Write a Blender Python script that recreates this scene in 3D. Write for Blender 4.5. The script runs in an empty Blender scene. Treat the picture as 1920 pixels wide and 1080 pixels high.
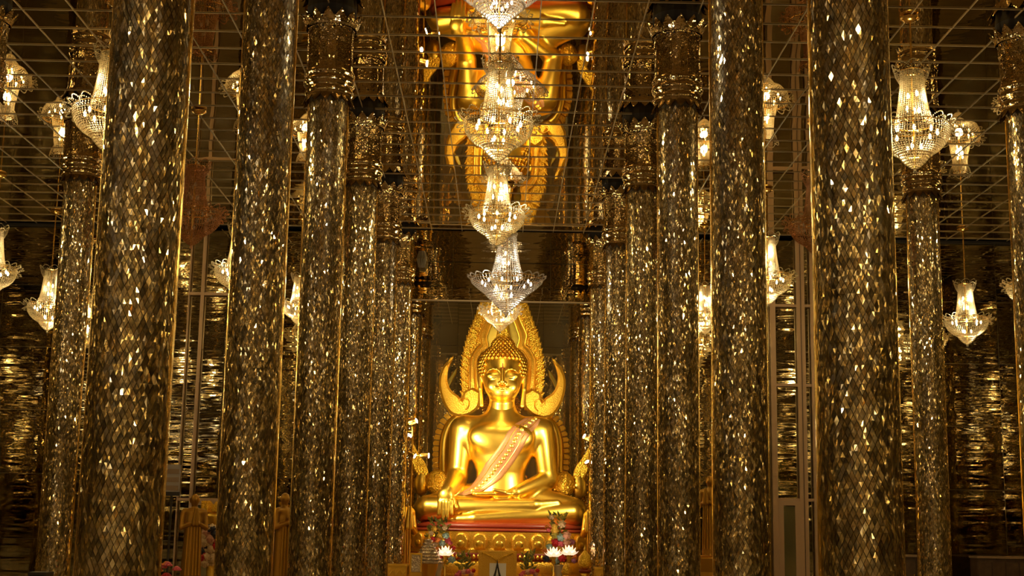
import bpy, math, random
import numpy as np
from mathutils import Matrix, Vector

random.seed(7)
rng = np.random.default_rng(11)
PI = math.pi
sc = bpy.context.scene
col = sc.collection

# ------------------------------------------------------------------ camera
F = 2609.0
EYE = 1.5
CAMX = 0.04
cam_d = bpy.data.cameras.new('camera')
cam_d.sensor_width = 36.0
cam_d.lens = 36.0 * F / 1920.0
cam_d.clip_start = 0.05
cam_d.clip_end = 300
cam = bpy.data.objects.new('camera', cam_d)
col.objects.link(cam)
CAMROT = (Matrix.Rotation(math.radians(-0.37), 4, 'Z') @ Matrix.Rotation(math.radians(90 + 10.0), 4, 'X')
          @ Matrix.Rotation(math.radians(1.0), 4, 'Z'))
cam.matrix_world = Matrix.Translation((CAMX, 0, EYE)) @ CAMROT
sc.camera = cam

# ------------------------------------------------------------------ world, exposure, render look
w = bpy.data.worlds.new('hall_air')
sc.world = w
w.use_nodes = True
w.node_tree.nodes['Background'].inputs[0].default_value = (0.03, 0.02, 0.008, 1)
w.node_tree.nodes['Background'].inputs[1].default_value = 0.3
sc.view_settings.view_transform = 'Standard'
sc.view_settings.look = 'None'
sc.view_settings.gamma = 1.0
sc.view_settings.use_curve_mapping = False
sc.view_settings.exposure = 0.12
sc.cycles.max_bounces = 5
sc.cycles.glossy_bounces = 5
sc.cycles.transmission_bounces = 3
sc.cycles.diffuse_bounces = 2
sc.cycles.use_adaptive_sampling = True
sc.cycles.adaptive_threshold = 0.07

CH_W = 30.0          # watts of one chandelier lamp
SPOT_W = 175.0       # watts of one altar spotlight
BULB_E = 11.0        # emission of a bulb

# ------------------------------------------------------------------ pixel -> place
CR3 = CAMROT.to_3x3()
def P(px, py, Y):
    d = CR3 @ Vector(((px - 960) / F, (540 - py) / F, -1.0))
    t = Y / d.y
    return Vector((CAMX + d.x * t, Y, EYE + d.z * t))

CEIL = EYE + 5.98
GRID = 2.02          # half of the aisle between two column rows
WALLY = 27.5         # back wall of the hall
ALCY = 35.5          # back of the altar niche
REARY = -40.5

# ------------------------------------------------------------------ materials
def mat(name, color=(.8, .8, .8), rough=.5, metal=0.0, bump=None, var=None, emit=None, estr=0, spec=None, trans=0, attr=None, noise_rough=None):
    m = bpy.data.materials.new(name)
    m.use_nodes = True
    nt = m.node_tree
    b = nt.nodes['Principled BSDF']
    b.inputs['Base Color'].default_value = (*color, 1)
    b.inputs['Roughness'].default_value = rough
    b.inputs['Metallic'].default_value = metal
    if trans: b.inputs['Transmission Weight'].default_value = trans
    if emit:
        b.inputs['Emission Color'].default_value = (*emit, 1)
        b.inputs['Emission Strength'].default_value = estr
    tc = nt.nodes.new('ShaderNodeTexCoord')
    if var:                                  # (scale, colour2, contrast lo, hi)
        n = nt.nodes.new('ShaderNodeTexNoise'); n.inputs['Scale'].default_value = var[0]; n.inputs['Detail'].default_value = 4
        r = nt.nodes.new('ShaderNodeValToRGB')
        r.color_ramp.elements[0].position = .35; r.color_ramp.elements[1].position = .68
        r.color_ramp.elements[0].color = (*color, 1); r.color_ramp.elements[1].color = (*var[1], 1)
        nt.links.new(tc.outputs['Object'], n.inputs['Vector'])
        nt.links.new(n.outputs['Fac'], r.inputs['Fac'])
        nt.links.new(r.outputs['Color'], b.inputs['Base Color'])
    if attr:
        a = nt.nodes.new('ShaderNodeAttribute'); a.attribute_name = attr
        r = nt.nodes.new('ShaderNodeValToRGB')
        el = r.color_ramp.elements
        el[0].position = 0; el[0].color = (color[0] * .72, color[1] * .68, color[2] * .55, 1)
        el[1].position = 1; el[1].color = (min(1, color[0] * 1.08), min(1, color[1] * 1.12), min(1, color[2] * 1.35), 1)
        nt.links.new(a.outputs['Fac'], r.inputs['Fac'])
        nt.links.new(r.outputs['Color'], b.inputs['Base Color'])
    if bump:                                 # (scale vector, strength, distance[, kind])
        mp = nt.nodes.new('ShaderNodeMapping')
        mp.inputs['Scale'].default_value = bump[0] if hasattr(bump[0], '__len__') else (bump[0],) * 3
        if len(bump) > 3:
            n = nt.nodes.new('ShaderNodeTexVoronoi'); out = n.outputs['Distance']
        else:
            n = nt.nodes.new('ShaderNodeTexNoise'); n.inputs['Detail'].default_value = 2; out = n.outputs['Fac']
        n.inputs['Scale'].default_value = 1.0
        bp = nt.nodes.new('ShaderNodeBump'); bp.inputs['Strength'].default_value = bump[1]; bp.inputs['Distance'].default_value = bump[2]
        nt.links.new(tc.outputs['Object'], mp.inputs['Vector'])
        nt.links.new(mp.outputs['Vector'], n.inputs['Vector'])
        nt.links.new(out, bp.inputs['Height'])
        nt.links.new(bp.outputs['Normal'], b.inputs['Normal'])
    return m

M = {}
def hazy_mirror(name, color, attr=None, haze=.13, r0=.03, r1=.34):
    """mirror glass with a faint haze: a sharp lobe over a broad one"""
    m = bpy.data.materials.new(name); m.use_nodes = True
    nt = m.node_tree; nt.nodes.clear()
    o = nt.nodes.new('ShaderNodeOutputMaterial')
    g0 = nt.nodes.new('ShaderNodeBsdfGlossy'); g0.inputs['Roughness'].default_value = r0
    g1 = nt.nodes.new('ShaderNodeBsdfGlossy'); g1.inputs['Roughness'].default_value = r1
    x = nt.nodes.new('ShaderNodeMixShader'); x.inputs[0].default_value = haze  # broad lobe mixed in to lift the dark midtones
    for g in (g0, g1): g.inputs['Color'].default_value = (*color, 1)
    if attr:
        at_ = nt.nodes.new('ShaderNodeAttribute'); at_.attribute_name = attr
        r = nt.nodes.new('ShaderNodeValToRGB'); el = r.color_ramp.elements
        el[0].position = 0; el[0].color = (color[0] * .72, color[1] * .68, color[2] * .55, 1)
        el[1].position = 1; el[1].color = (min(1, color[0] * 1.08), min(1, color[1] * 1.12), min(1, color[2] * 1.35), 1)
        nt.links.new(at_.outputs['Fac'], r.inputs['Fac'])
        for g in (g0, g1): nt.links.new(r.outputs['Color'], g.inputs['Color'])
    nt.links.new(g0.outputs[0], x.inputs[1]); nt.links.new(g1.outputs[0], x.inputs[2]); nt.links.new(x.outputs[0], o.inputs[0])
    return m
M['tile'] = hazy_mirror('mosaic_mirror', (.90, .76, .44), 'tint')
M['tile1'] = hazy_mirror('mosaic_mirror_piece', (.86, .72, .42))
M['grout'] = mat('dark_grout', (.10, .07, .035), .7)
M['capital'] = mat('capital_mirror', (.62, .49, .27), .06, 1.0, bump=((14, 14, 14), .5, .02))
M['petal_dark'] = mat('bronze_petal', (.30, .20, .08), .25, 1.0, bump=(25, .3, .01))
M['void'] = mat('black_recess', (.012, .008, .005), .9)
M['strip'] = mat('polished_brass_strip', (1.0, .72, .25), .12, 1.0, bump=((4, 4, 2.2), .35, .03))
M['ceil'] = mat('ceiling_mirror', (.76, .64, .40), .01, 1.0, bump=((.9, .45, .9), .10, .05))
M['batten'] = mat('ceiling_batten', (.30, .22, .12), .45)
M['wallmirror'] = mat('wall_mirror', (.46, .40, .25), .012, 1.0, bump=((.7, .7, 5.0), .22, .03))
M['beammirror'] = mat('beam_mirror', (.62, .54, .36), .012, 1.0, bump=((.8, .8, 5.0), .14, .03))
M['doorglass'] = hazy_mirror('dark_door_glass', (.42, .38, .19), None, .28, .02, .5)
M['nichemirror'] = hazy_mirror('niche_mirror', (.62, .53, .29), None, .20, .012, .55)
M['frame'] = mat('rose_brown_aluminium', (.46, .31, .19), .42, .3)
M['floor'] = mat('cream_marble', (.32, .23, .13), .18, 0, var=(1.3, (.40, .30, .17)))
M['wood'] = mat('dark_wood', (.10, .055, .028), .4, 0, var=(9, (.06, .03, .016)))
M['woodlight'] = mat('pale_wood_edge', (.32, .22, .13), .45)
M['gold'] = mat('polished_gold_leaf', (1.0, .67, .10), .34, 1.0, bump=(7, .04, .02))
M['goldhair'] = mat('gold_leaf_hair', (1.0, .60, .075), .28, 1.0)
M['goldrelief'] = mat('carved_gold_relief', (1.0, .62, .06), .40, .9, bump=(38, .6, .03, 'v'))
M['goldflat'] = mat('matt_gold_lacquer', (.95, .56, .06), .38, .85, bump=(48, .35, .02, 'v'))
M['giltpaint'] = mat('gilt_painted_wood', (.90, .52, .05), .42, .35, bump=(48, .3, .02, 'v'))
M['golddull'] = mat('dull_gold_plate', (.30, .23, .045), .3, 1.0)
M['golddark'] = mat('aged_gold', (.80, .47, .07), .35, .9, bump=(20, .3, .02))
M['sash'] = mat('rose_gold_cloth', (.44, .22, .10), .55, .6, bump=(60, .25, .01))
M['red'] = mat('red_lacquer', (.26, .03, .008), .4, 0)
M['lips'] = mat('dark_inlay', (.03, .015, .01), .3)
M['white'] = mat('white_card', (.93, .90, .82), .5)
M['black'] = mat('black_motif', (.03, .022, .015), .5)
M['greysign'] = mat('grey_print', (.42, .37, .33), .5)
M['leaf'] = mat('bouquet_leaf', (.36, .34, .045), .45, var=(14, (.55, .47, .08)))
M['leafdark'] = mat('dark_leaf', (.16, .17, .03), .5)
for k, c in {'yellow': (.85, .55, .06), 'redf': (.60, .02, .03), 'pink': (.75, .14, .20), 'blue': (.30, .47, .45), 'cream': (.80, .60, .35), 'orange': (.80, .25, .04), 'rose': (.78, .42, .32), 'navy': (.03, .03, .05), 'lilac': (.45, .16, .30)}.items():
    M[k] = mat('petal_' + k, c, .55)
M['vase'] = mat('cut_glass_vase', (.70, .62, .42), .12, .5)
M['crystal_ware'] = mat('crystal_ware', (.75, .62, .45), .1, .65, bump=(30, .6, .02, 'v'))
M['rod'] = mat('gilt_rod', (.95, .62, .18), .2, 1.0)
M['bulb'] = mat('lit_bulb', (1, .8, .5), .4, 0, emit=(1.0, .75, .36), estr=BULB_E)
M['bulbw'] = mat('lit_bulb_white', (1, .9, .8), .4, 0, emit=(1.0, .86, .68), estr=BULB_E)
M['bulboff'] = mat('unlit_bulb', (.5, .4, .3), .3)
M['spotbulb'] = mat('spotlight_lens', (1, 1, 1), .4, 0, emit=(1.0, .88, .66), estr=90)
M['golddim'] = mat('shade_dimmed_gold', (.42, .22, .03), .4, .85)  # darkened copy of the gold, dim light put into its colour
M['lotusglow'] = mat('lit_lotus_shade', (1, .85, .7), .5, 0, emit=(1.0, .68, .44), estr=1.0)
for k in ('bulb', 'bulbw', 'spotbulb'):
    M[k].cycles.emission_sampling = 'NONE'

def crystal(name, tcol, gcol, mixf):
    m = bpy.data.materials.new(name); m.use_nodes = True
    nt = m.node_tree; nt.nodes.clear()
    o = nt.nodes.new('ShaderNodeOutputMaterial')
    t = nt.nodes.new('ShaderNodeBsdfTranslucent'); t.inputs[0].default_value = (*tcol, 1)
    g = nt.nodes.new('ShaderNodeBsdfGlossy'); g.inputs[0].default_value = (*gcol, 1); g.inputs[1].default_value = .28
    x = nt.nodes.new('ShaderNodeMixShader'); x.inputs[0].default_value = mixf
    nt.links.new(t.outputs[0], x.inputs[1]); nt.links.new(g.outputs[0], x.inputs[2]); nt.links.new(x.outputs[0], o.inputs[0])
    return m
M['crystal'] = crystal('crystal_bead', (.46, .40, .28), (1, .93, .8), .42)
M['crystalr'] = crystal('amber_crystal_bead', (.34, .14, .06), (.95, .58, .36), .72)
M['crystalw'] = crystal('clear_crystal_bead', (.48, .44, .38), (1, .96, .92), .42)

# ------------------------------------------------------------------ mesh helpers
class MB:
    def __init__(s): s.v = []; s.f = []
    def add(s, vs, fs):
        b = len(s.v); s.v.extend([tuple(x) for x in vs]); s.f.extend([tuple(i + b for i in f) for f in fs]); return s
    def box(s, c, d, rz=0.0, taper=1.0):
        x, y, z = d[0] / 2, d[1] / 2, d[2] / 2
        vs = []
        for k in (-1, 1):
            q = taper if k > 0 else 1
            for (a, b) in ((-1, -1), (1, -1), (1, 1), (-1, 1)):
                X, Y = a * x * q, b * y * q
                vs.append((c[0] + X * math.cos(rz) - Y * math.sin(rz), c[1] + X * math.sin(rz) + Y * math.cos(rz), c[2] + k * z))
        return s.add(vs, [(3, 2, 1, 0), (4, 5, 6, 7), (0, 1, 5, 4), (1, 2, 6, 5), (2, 3, 7, 6), (3, 0, 4, 7)])
    def lathe(s, prof, n=24, c=(0, 0, 0), sx=1.0, sy=1.0, cap=True):
        vs = []; fs = []
        for (r, z) in prof:
            for i in range(n):
                a = 2 * PI * i / n
                vs.append((c[0] + r * sx * math.cos(a), c[1] + r * sy * math.sin(a), c[2] + z))
        m = len(prof)
        for j in range(m - 1):
            for i in range(n):
                k = (i + 1) % n
                fs.append((j * n + i, j * n + k, (j + 1) * n + k, (j + 1) * n + i))
        if cap:
            fs.append(tuple(range(n - 1, -1, -1))); fs.append(tuple((m - 1) * n + i for i in range(n)))
        return s.add(vs, fs)
    def tube(s, pts, r, n=6, cap=True):
        pts = [Vector(p) for p in pts]
        rs = r if hasattr(r, '__len__') else [r] * len(pts)
        vs = []; fs = []
        up = None
        for i, p in enumerate(pts):
            t = (pts[min(i + 1, len(pts) - 1)] - pts[max(i - 1, 0)])
            if t.length < 1e-9: t = Vector((0, 0, 1))
            t.normalize()
            if up is None:
                up = t.orthogonal().normalized()
            else:
                up = (up - t * up.dot(t))
                up = up.normalized() if up.length > 1e-6 else t.orthogonal().normalized()
            b = t.cross(up)
            for k in range(n):
                a = 2 * PI * k / n
                vs.append(p + (up * math.cos(a) + b * math.sin(a)) * rs[i])
        for j in range(len(pts) - 1):
            for i in range(n):
                k = (i + 1) % n
                fs.append((j * n + i, j * n + k, (j + 1) * n + k, (j + 1) * n + i))
        if cap:
            fs.append(tuple(range(n - 1, -1, -1))); fs.append(tuple((len(pts) - 1) * n + i for i in range(n)))
        return s.add(vs, fs)
    def octa(s, c, r, h=None):
        h = h or r
        x, y, z = c
        return s.add([(x + r, y, z), (x, y + r, z), (x - r, y, z), (x, y - r, z), (x, y, z + h), (x, y, z - h)],
                     [(0, 1, 4), (1, 2, 4), (2, 3, 4), (3, 0, 4), (1, 0, 5), (2, 1, 5), (3, 2, 5), (0, 3, 5)])
    def ball(s, c, r, n=8, m=5, sc_=(1, 1, 1)):
        prof = [(max(1e-4, r * math.sin(PI * j / m)), -r * math.cos(PI * j / m)) for j in range(m + 1)]
        b = MB().lathe(prof, n, cap=False)
        return s.add([(c[0] + x * sc_[0], c[1] + y * sc_[1], c[2] + z * sc_[2]) for x, y, z in b.v], b.f)
    def prism(s, poly, y0, y1, inset=0.0):
        """outline in (x, z), front at y0 (towards the viewer), back at y1; the front edge is chamfered by inset"""
        n = len(poly)
        A = sum(poly[i][0] * poly[(i + 1) % n][1] - poly[(i + 1) % n][0] * poly[i][1] for i in range(n))
        if A < 0: poly = poly[::-1]
        fr = []
        for i in range(n):
            p0, p1, p2 = Vector(poly[i - 1]), Vector(poly[i]), Vector(poly[(i + 1) % n])
            e = (p2 - p0)
            nn = Vector((-e.y, e.x)).normalized() if e.length > 1e-9 else Vector((0, 0))
            q = p1 + nn * inset
            fr.append((q.x, y0, q.y))
        mid = [(p[0], y0 + (inset if inset else 0) * .8, p[1]) for p in poly]
        bk = [(p[0], y1, p[1]) for p in poly]
        fs = [tuple(range(n)), tuple(range(3 * n - 1, 2 * n - 1, -1))]
        for i in range(n):
            k = (i + 1) % n
            fs.append((i, n + i, n + k, k)); fs.append((n + i, 2 * n + i, 2 * n + k, n + k))
        return s.add(fr + mid + bk, fs)
    def xf(s, m):
        s.v = [tuple(m @ Vector(p)) for p in s.v]; return s
    def mesh(s, name, m=None, smooth=False):
        me = bpy.data.meshes.new(name); me.from_pydata(s.v, [], s.f); me.update()
        if m: me.materials.append(m)
        if smooth: me.polygons.foreach_set('use_smooth', [True] * len(me.polygons))
        return me
    def build(s, name, m, parent=None, smooth=False, loc=None):
        return link(name, s.mesh(name, m, smooth), parent, loc)

def link(name, data, parent=None, loc=None):
    o = bpy.data.objects.new(name, data); col.objects.link(o)
    if parent is not None: o.parent = parent
    if loc is not None: o.location = loc
    return o
def tag(o, label=None, cat=None, group=None, kind=None):
    if label: o['label'] = label
    if cat: o['category'] = cat
    if group: o['group'] = group
    if kind: o['kind'] = kind
    return o
def empty(name, loc, label=None, cat=None, group=None, rz=0):
    o = bpy.data.objects.new(name, None); col.objects.link(o); o.location = loc; o.rotation_euler.z = rz
    o.empty_display_size = .1
    return tag(o, label, cat, group)
def copy_tree(o, parent=None):
    c = o.copy(); col.objects.link(c); c.parent = parent
    for ch in list(o.children): copy_tree(ch, c)
    return c

# ------------------------------------------------------------------ signed distance modelling
def sd_cone(X, Y, Z, a, b, ra, rb, sy=1.0):
    ax, ay, az = a; bx, by, bz = b
    dx, dy, dz = bx - ax, (by - ay) / sy, bz - az
    px, py, pz = X - ax, (Y - ay) / sy, Z - az
    L = dx * dx + dy * dy + dz * dz + 1e-9
    t = np.clip((px * dx + py * dy + pz * dz) / L, 0, 1)
    return np.sqrt((px - t * dx) ** 2 + (py - t * dy) ** 2 + (pz - t * dz) ** 2) - (ra + (rb - ra) * t)
def sd_ell(X, Y, Z, c, r):
    x, y, z = (X - c[0]) / r[0], (Y - c[1]) / r[1], (Z - c[2]) / r[2]
    k = np.sqrt(x * x + y * y + z * z)
    k2 = np.sqrt((x / r[0]) ** 2 + (y / r[1]) ** 2 + (z / r[2]) ** 2) + 1e-9
    return k * (k - 1) / k2
def smin(a, b, k):
    if k <= 0: return np.minimum(a, b)
    h = np.clip(.5 + .5 * (b - a) / k, 0, 1)
    return b + (a - b) * h - k * h * (1 - h)
def smax(a, b, k): return -smin(-a, -b, k)
def eval_prims(prims, X, Y, Z):
    D = None
    for p in prims:
        kind = p[0]
        if kind == 'c': d = sd_cone(X, Y, Z, p[1], p[2], p[3], p[4]); k = p[5]
        elif kind == 'C': d = sd_cone(X, Y, Z, p[1], p[2], p[3], p[4], p[6]); k = p[5]
        elif kind == 'e': d = sd_ell(X, Y, Z, p[1], p[2]); k = p[3]
        elif kind == '-e': D = smax(D, -sd_ell(X, Y, Z, p[1], p[2]), p[3]); continue
        elif kind == '-c': D = smax(D, -sd_cone(X, Y, Z, p[1], p[2], p[3], p[4]), p[5]); continue
        D = d if D is None else smin(D, d, k)
    return D
def nets(fn, lo, hi, h):
    n = [int(math.ceil((hi[i] - lo[i]) / h)) + 1 for i in range(3)]
    gx, gy, gz = [np.arange(n[i], dtype=np.float32) * h + lo[i] for i in range(3)]
    G = fn(gx[:, None, None], gy[None, :, None], gz[None, None, :]).astype(np.float32)
    G = np.broadcast_to(G, n)
    S = G < 0
    cnt = np.zeros([k - 1 for k in n], np.float32); acc = np.zeros([k - 1 for k in n] + [3], np.float32)
    def sl(A, o): return A[o[0]:o[0] + n[0] - 1, o[1]:o[1] + n[1] - 1, o[2]:o[2] + n[2] - 1]
    corners = [(i, j, k) for i in (0, 1) for j in (0, 1) for k in (0, 1)]
    for a in corners:
        for ax in range(3):
            if a[ax] == 0:
                b = list(a); b[ax] = 1
                A, B = sl(G, a), sl(G, b)
                cr = (A < 0) != (B < 0)
                t = np.where(cr, A / np.where(cr, A - B, 1), 0)
                cnt += cr
                for q in range(3):
                    acc[..., q] += np.where(cr, a[q] + (t if q == ax else 0), 0)
    mk = cnt > 0
    ids = np.full(mk.shape, -1, np.int64); ids[mk] = np.arange(mk.sum())
    I = np.argwhere(mk)
    V = (I + acc[mk] / cnt[mk][:, None]) * h + np.array(lo)
    Fs = []
    for ax in range(3):
        o1, o2 = [(1, 2), (2, 0), (0, 1)][ax]
        b = [slice(None)] * 3; b[ax] = slice(0, -1)
        c = [slice(None)] * 3; c[ax] = slice(1, None)
        cr = S[tuple(b)] != S[tuple(c)]
        E = np.argwhere(cr)
        ok = (E[:, o1] > 0) & (E[:, o2] > 0) & (E[:, o1] < n[o1] - 1) & (E[:, o2] < n[o2] - 1)
        E = E[ok]
        ins = S[tuple(b)][E[:, 0], E[:, 1], E[:, 2]]
        def at(d1, d2):
            Q = E.copy(); Q[:, o1] += d1; Q[:, o2] += d2
            return ids[Q[:, 0], Q[:, 1], Q[:, 2]]
        q = np.stack([at(-1, -1), at(0, -1), at(0, 0), at(-1, 0)], 1)
        q[~ins] = q[~ins][:, ::-1]
        Fs.append(q)
    Fq = np.concatenate(Fs); Fq = Fq[(Fq >= 0).all(1)]
    return V, Fq
def np_mesh(name, V, Fq, m, smooth=True):
    me = bpy.data.meshes.new(name)
    me.vertices.add(len(V)); me.vertices.foreach_set('co', np.asarray(V, np.float32).ravel())
    nl = Fq.shape[1]
    me.loops.add(Fq.size); me.loops.foreach_set('vertex_index', np.asarray(Fq, np.int32).ravel())
    me.polygons.add(len(Fq)); me.polygons.foreach_set('loop_start', np.arange(0, Fq.size, nl, dtype=np.int32))
    me.update(calc_edges=True)
    me.polygons.foreach_set('use_smooth', [bool(smooth)] * len(Fq))
    if m: me.materials.append(m)
    return me

# ================================================================== STRUCTURE
SX0 = 12.2   # half width of the hall
fl = MB().box((0, (REARY + ALCY) / 2, -.1), (2 * SX0, ALCY - REARY, .2)).build('floor', M['floor'])
tag(fl, 'polished cream marble floor of the hall', 'floor', kind='structure')

# ---- ceiling: slab, mirror tiles laid in a grid, thin battens
TS = .61
ceil = MB().box((0, (REARY + ALCY) / 2, CEIL + .16), (2 * SX0, ALCY - REARY, .2)).build('ceiling', M['void'])
tag(ceil, 'mirror-tiled flat ceiling with thin pale battens', 'ceiling', kind='structure')
def tile_mesh(d, m, t=.012):
    b = MB().box((0, 0, t / 2), (d[0], d[1], t))
    return b.mesh('mirror_tile', m)
ctile = tile_mesh((TS - .01, TS - .01), M['ceil'])
Vt = np.array([v.co[:] for v in ctile.vertices]); Ft = np.array([p.vertices[:] for p in ctile.polygons])
X0 = -20 * TS + .11
cells = []
y = REARY + .3
iy = 0
while y < ALCY - .2:
    for ix in range(41):
        x = X0 + ix * TS
        if abs(x) < SX0 - .25 and not (y > WALLY - .05 and abs(x) > 3.4) and not (WALLY - .2 < y < 30.6): cells.append((x, y))
    y += TS; iy += 1
Rot = CR3.transposed()
def proj(p):
    q = Rot @ (Vector(p) - Vector((CAMX, 0, EYE)))
    if q.z > -.1: return None
    return 960 + F * q.x / -q.z, 540 - F * q.y / -q.z
seen = []
for c in cells:
    if c[1] < 8: continue
    p = proj((c[0], c[1], CEIL))
    if p and -20 < p[0] < 1940 and -12 < p[1] < 1080: seen.append((c[1] ** 2 + c[0] ** 2, c))
seen.sort()
near = set(c for _, c in seen[:300])
rest = [c for c in cells if c not in near]
def tilt():
    return Matrix.Rotation(random.gauss(0, .0016), 4, 'X') @ Matrix.Rotation(random.gauss(0, .0012), 4, 'Y')
for c in sorted(near):
    o = link('mirror_tile', ctile, ceil)
    o.matrix_local = Matrix.Translation((c[0], c[1], CEIL)) @ tilt()
vv = []; ff = []
for i, c in enumerate(rest):
    R = np.array(tilt().to_3x3())
    vv.append(Vt @ R.T + np.array((c[0], c[1], CEIL))); ff.append(Ft + 8 * i)
o = link('mirror_tile_field', np_mesh('mirror_tile_field', np.concatenate(vv), np.concatenate(ff), M['ceil'], False), ceil); o['kind'] = 'stuff'
# plain large mirror panels between the back wall line and the niche beam
for i in range(4):
    for (ya, yb) in ((WALLY - .12, 29.1), (29.1, 30.72)):
        pm = MB().box((0, 0, .006), (1.65 - .01, yb - ya - .01, .012)).mesh('soffit_panel', M['beammirror'])
        o = link('soffit_panel', pm, ceil)
        o.matrix_local = Matrix.Translation((-2.475 + i * 1.65, (ya + yb) / 2, CEIL)) @ Matrix.Rotation(random.gauss(.004, .003), 4, 'X') @ Matrix.Rotation(random.gauss(0, .002), 4, 'Y')
# battens under the joints
def batten(x0, x1, y0, y1):
    along = (y1 - y0) > (x1 - x0)
    MB().box(((x0 + x1) / 2, (y0 + y1) / 2, CEIL - (.006 if along else .008)), (x1 - x0, y1 - y0, .008)).build('batten', M['batten'], ceil)
for ix in range(42):
    x = X0 + (ix - .5) * TS
    if abs(x) < SX0:
        batten(x - .006, x + .006, REARY, WALLY - .12)
        if abs(x) < 3.4: batten(x - .006, x + .006, 30.98, ALCY)
for k in range(iy + 1):
    yb = REARY + .3 + (k - .5) * TS
    if yb < WALLY - .1: batten(-SX0, SX0, yb - .005, yb + .005)
    elif yb > 30.98: batten(-3.3, 3.3, yb - .005, yb + .005)

# ---- mirror walls built panel by panel
def mirror_wall(name, label, p0, p1, z0, z1, pw, ph, m, amp=.004, seen_=True):
    p0 = Vector(p0); p1 = Vector(p1)
    d = p1 - p0; L = d.length; d.normalize(); ang = math.atan2(d.y, d.x)
    nrm = Vector((-d.y, d.x))
    nb = MB().box((L / 2, .09, (z0 + z1) / 2), (L, .14, z1 - z0))
    wobj = nb.build(name, M['grout'], None)
    wobj.matrix_world = Matrix.Translation((p0.x, p0.y, 0)) @ Matrix.Rotation(ang, 4, 'Z')
    tag(wobj, label, 'wall', kind='structure')
    nx = max(1, round(L / pw)); nz = max(1, round((z1 - z0) / ph))
    sx, sz = L / nx, (z1 - z0) / nz
    pm = MB().box((0, 0, 0), (sx - .008, .012, sz - .008)).mesh('mirror_panel', m)
    for i in range(nx):
        for j in range(nz):
            o = link('mirror_panel', pm, wobj)
            o.matrix_local = (Matrix.Translation(((i + .5) * sx, .012, z0 + (j + .5) * sz)) @
                              Matrix.Rotation(random.gauss(0, amp), 4, 'X') @ Matrix.Rotation(random.gauss(0, amp * .5), 4, 'Z'))
    return wobj
# local +y of these walls points away from the room: draw p0->p1 with the room on the right-hand side
mirror_wall('wall_back', 'mirror-panelled back wall left of the altar niche', (-SX0, WALLY), (-GRID - .1, WALLY), 0, CEIL, 1.13, 1.25, M['wallmirror'])
mirror_wall('wall_back', 'mirror-panelled back wall right of the altar niche', (GRID + .1, WALLY), (SX0, WALLY), 0, CEIL, 1.13, 1.25, M['wallmirror'])
mirror_wall('wall_niche_back', 'dark mirror wall behind the golden statue', (-3.3, ALCY), (3.3, ALCY), 0, CEIL, 1.1, 1.25, M['nichemirror'], .003)
mirror_wall('wall_niche_left', 'mirror wall on the left inside the altar niche', (-3.3, WALLY + .16), (-3.3, ALCY), 0, CEIL, 1.1, 1.25, M['nichemirror'], .003)
mirror_wall('wall_niche_right', 'mirror wall on the right inside the altar niche', (3.3, ALCY), (3.3, WALLY + .16), 0, CEIL, 1.1, 1.25, M['nichemirror'], .003)
mirror_wall('wall_left', 'mirror-panelled left wall of the hall', (-SX0, REARY), (-SX0, WALLY), 0, CEIL, 2.6, 2.5, M['wallmirror'])
mirror_wall('wall_right', 'mirror-panelled right wall of the hall', (SX0, WALLY), (SX0, REARY), 0, CEIL, 2.6, 2.5, M['wallmirror'])
mirror_wall('wall_rear', 'mirror-panelled rear wall behind the viewpoint', (SX0, REARY), (-SX0, REARY), 0, CEIL, 2.7, 2.5, M['wallmirror'])

# ---- lintel beam over the niche, just in front of the halo
BY = 30.85
zb = P(940, 564, BY - .12).z
bm_ = MB().box((0, BY, (zb + CEIL) / 2), (6.58, .22, CEIL - zb)).build('trim_1', M['grout'])
tag(bm_, 'mirror-faced lintel beam crossing above the halo', 'beam', kind='structure')
for i in range(6):
    pw = 6.58 / 6
    pm = MB().box((0, 0, 0), (pw - .006, .012, CEIL - zb - .006)).mesh('mirror_panel', M['beammirror'])
    o = link('mirror_panel', pm, bm_)
    o.matrix_local = Matrix.Translation((-3.29 + (i + .5) * pw, BY - .120, (zb + CEIL) / 2)) @ Matrix.Rotation(random.gauss(.0, .006), 4, 'X')
MB().box((0, BY - .12, zb - .010), (6.58, .03, .02)).build('moulding', M['batten'], bm_)

# ---- black cornice line where the side ceilings meet the back wall
for i, s in enumerate((-1, 1)):
    o = MB().box((s * (SX0 + 6.2) / 2, WALLY - .05, CEIL - .03), (SX0 - 6.2, .06, .05)).build('trim_%d' % (i + 2), M['void'])
    tag(o, 'thin black cornice line along the %s back wall' % ('left' if s < 0 else 'right'), 'trim', kind='structure')

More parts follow.
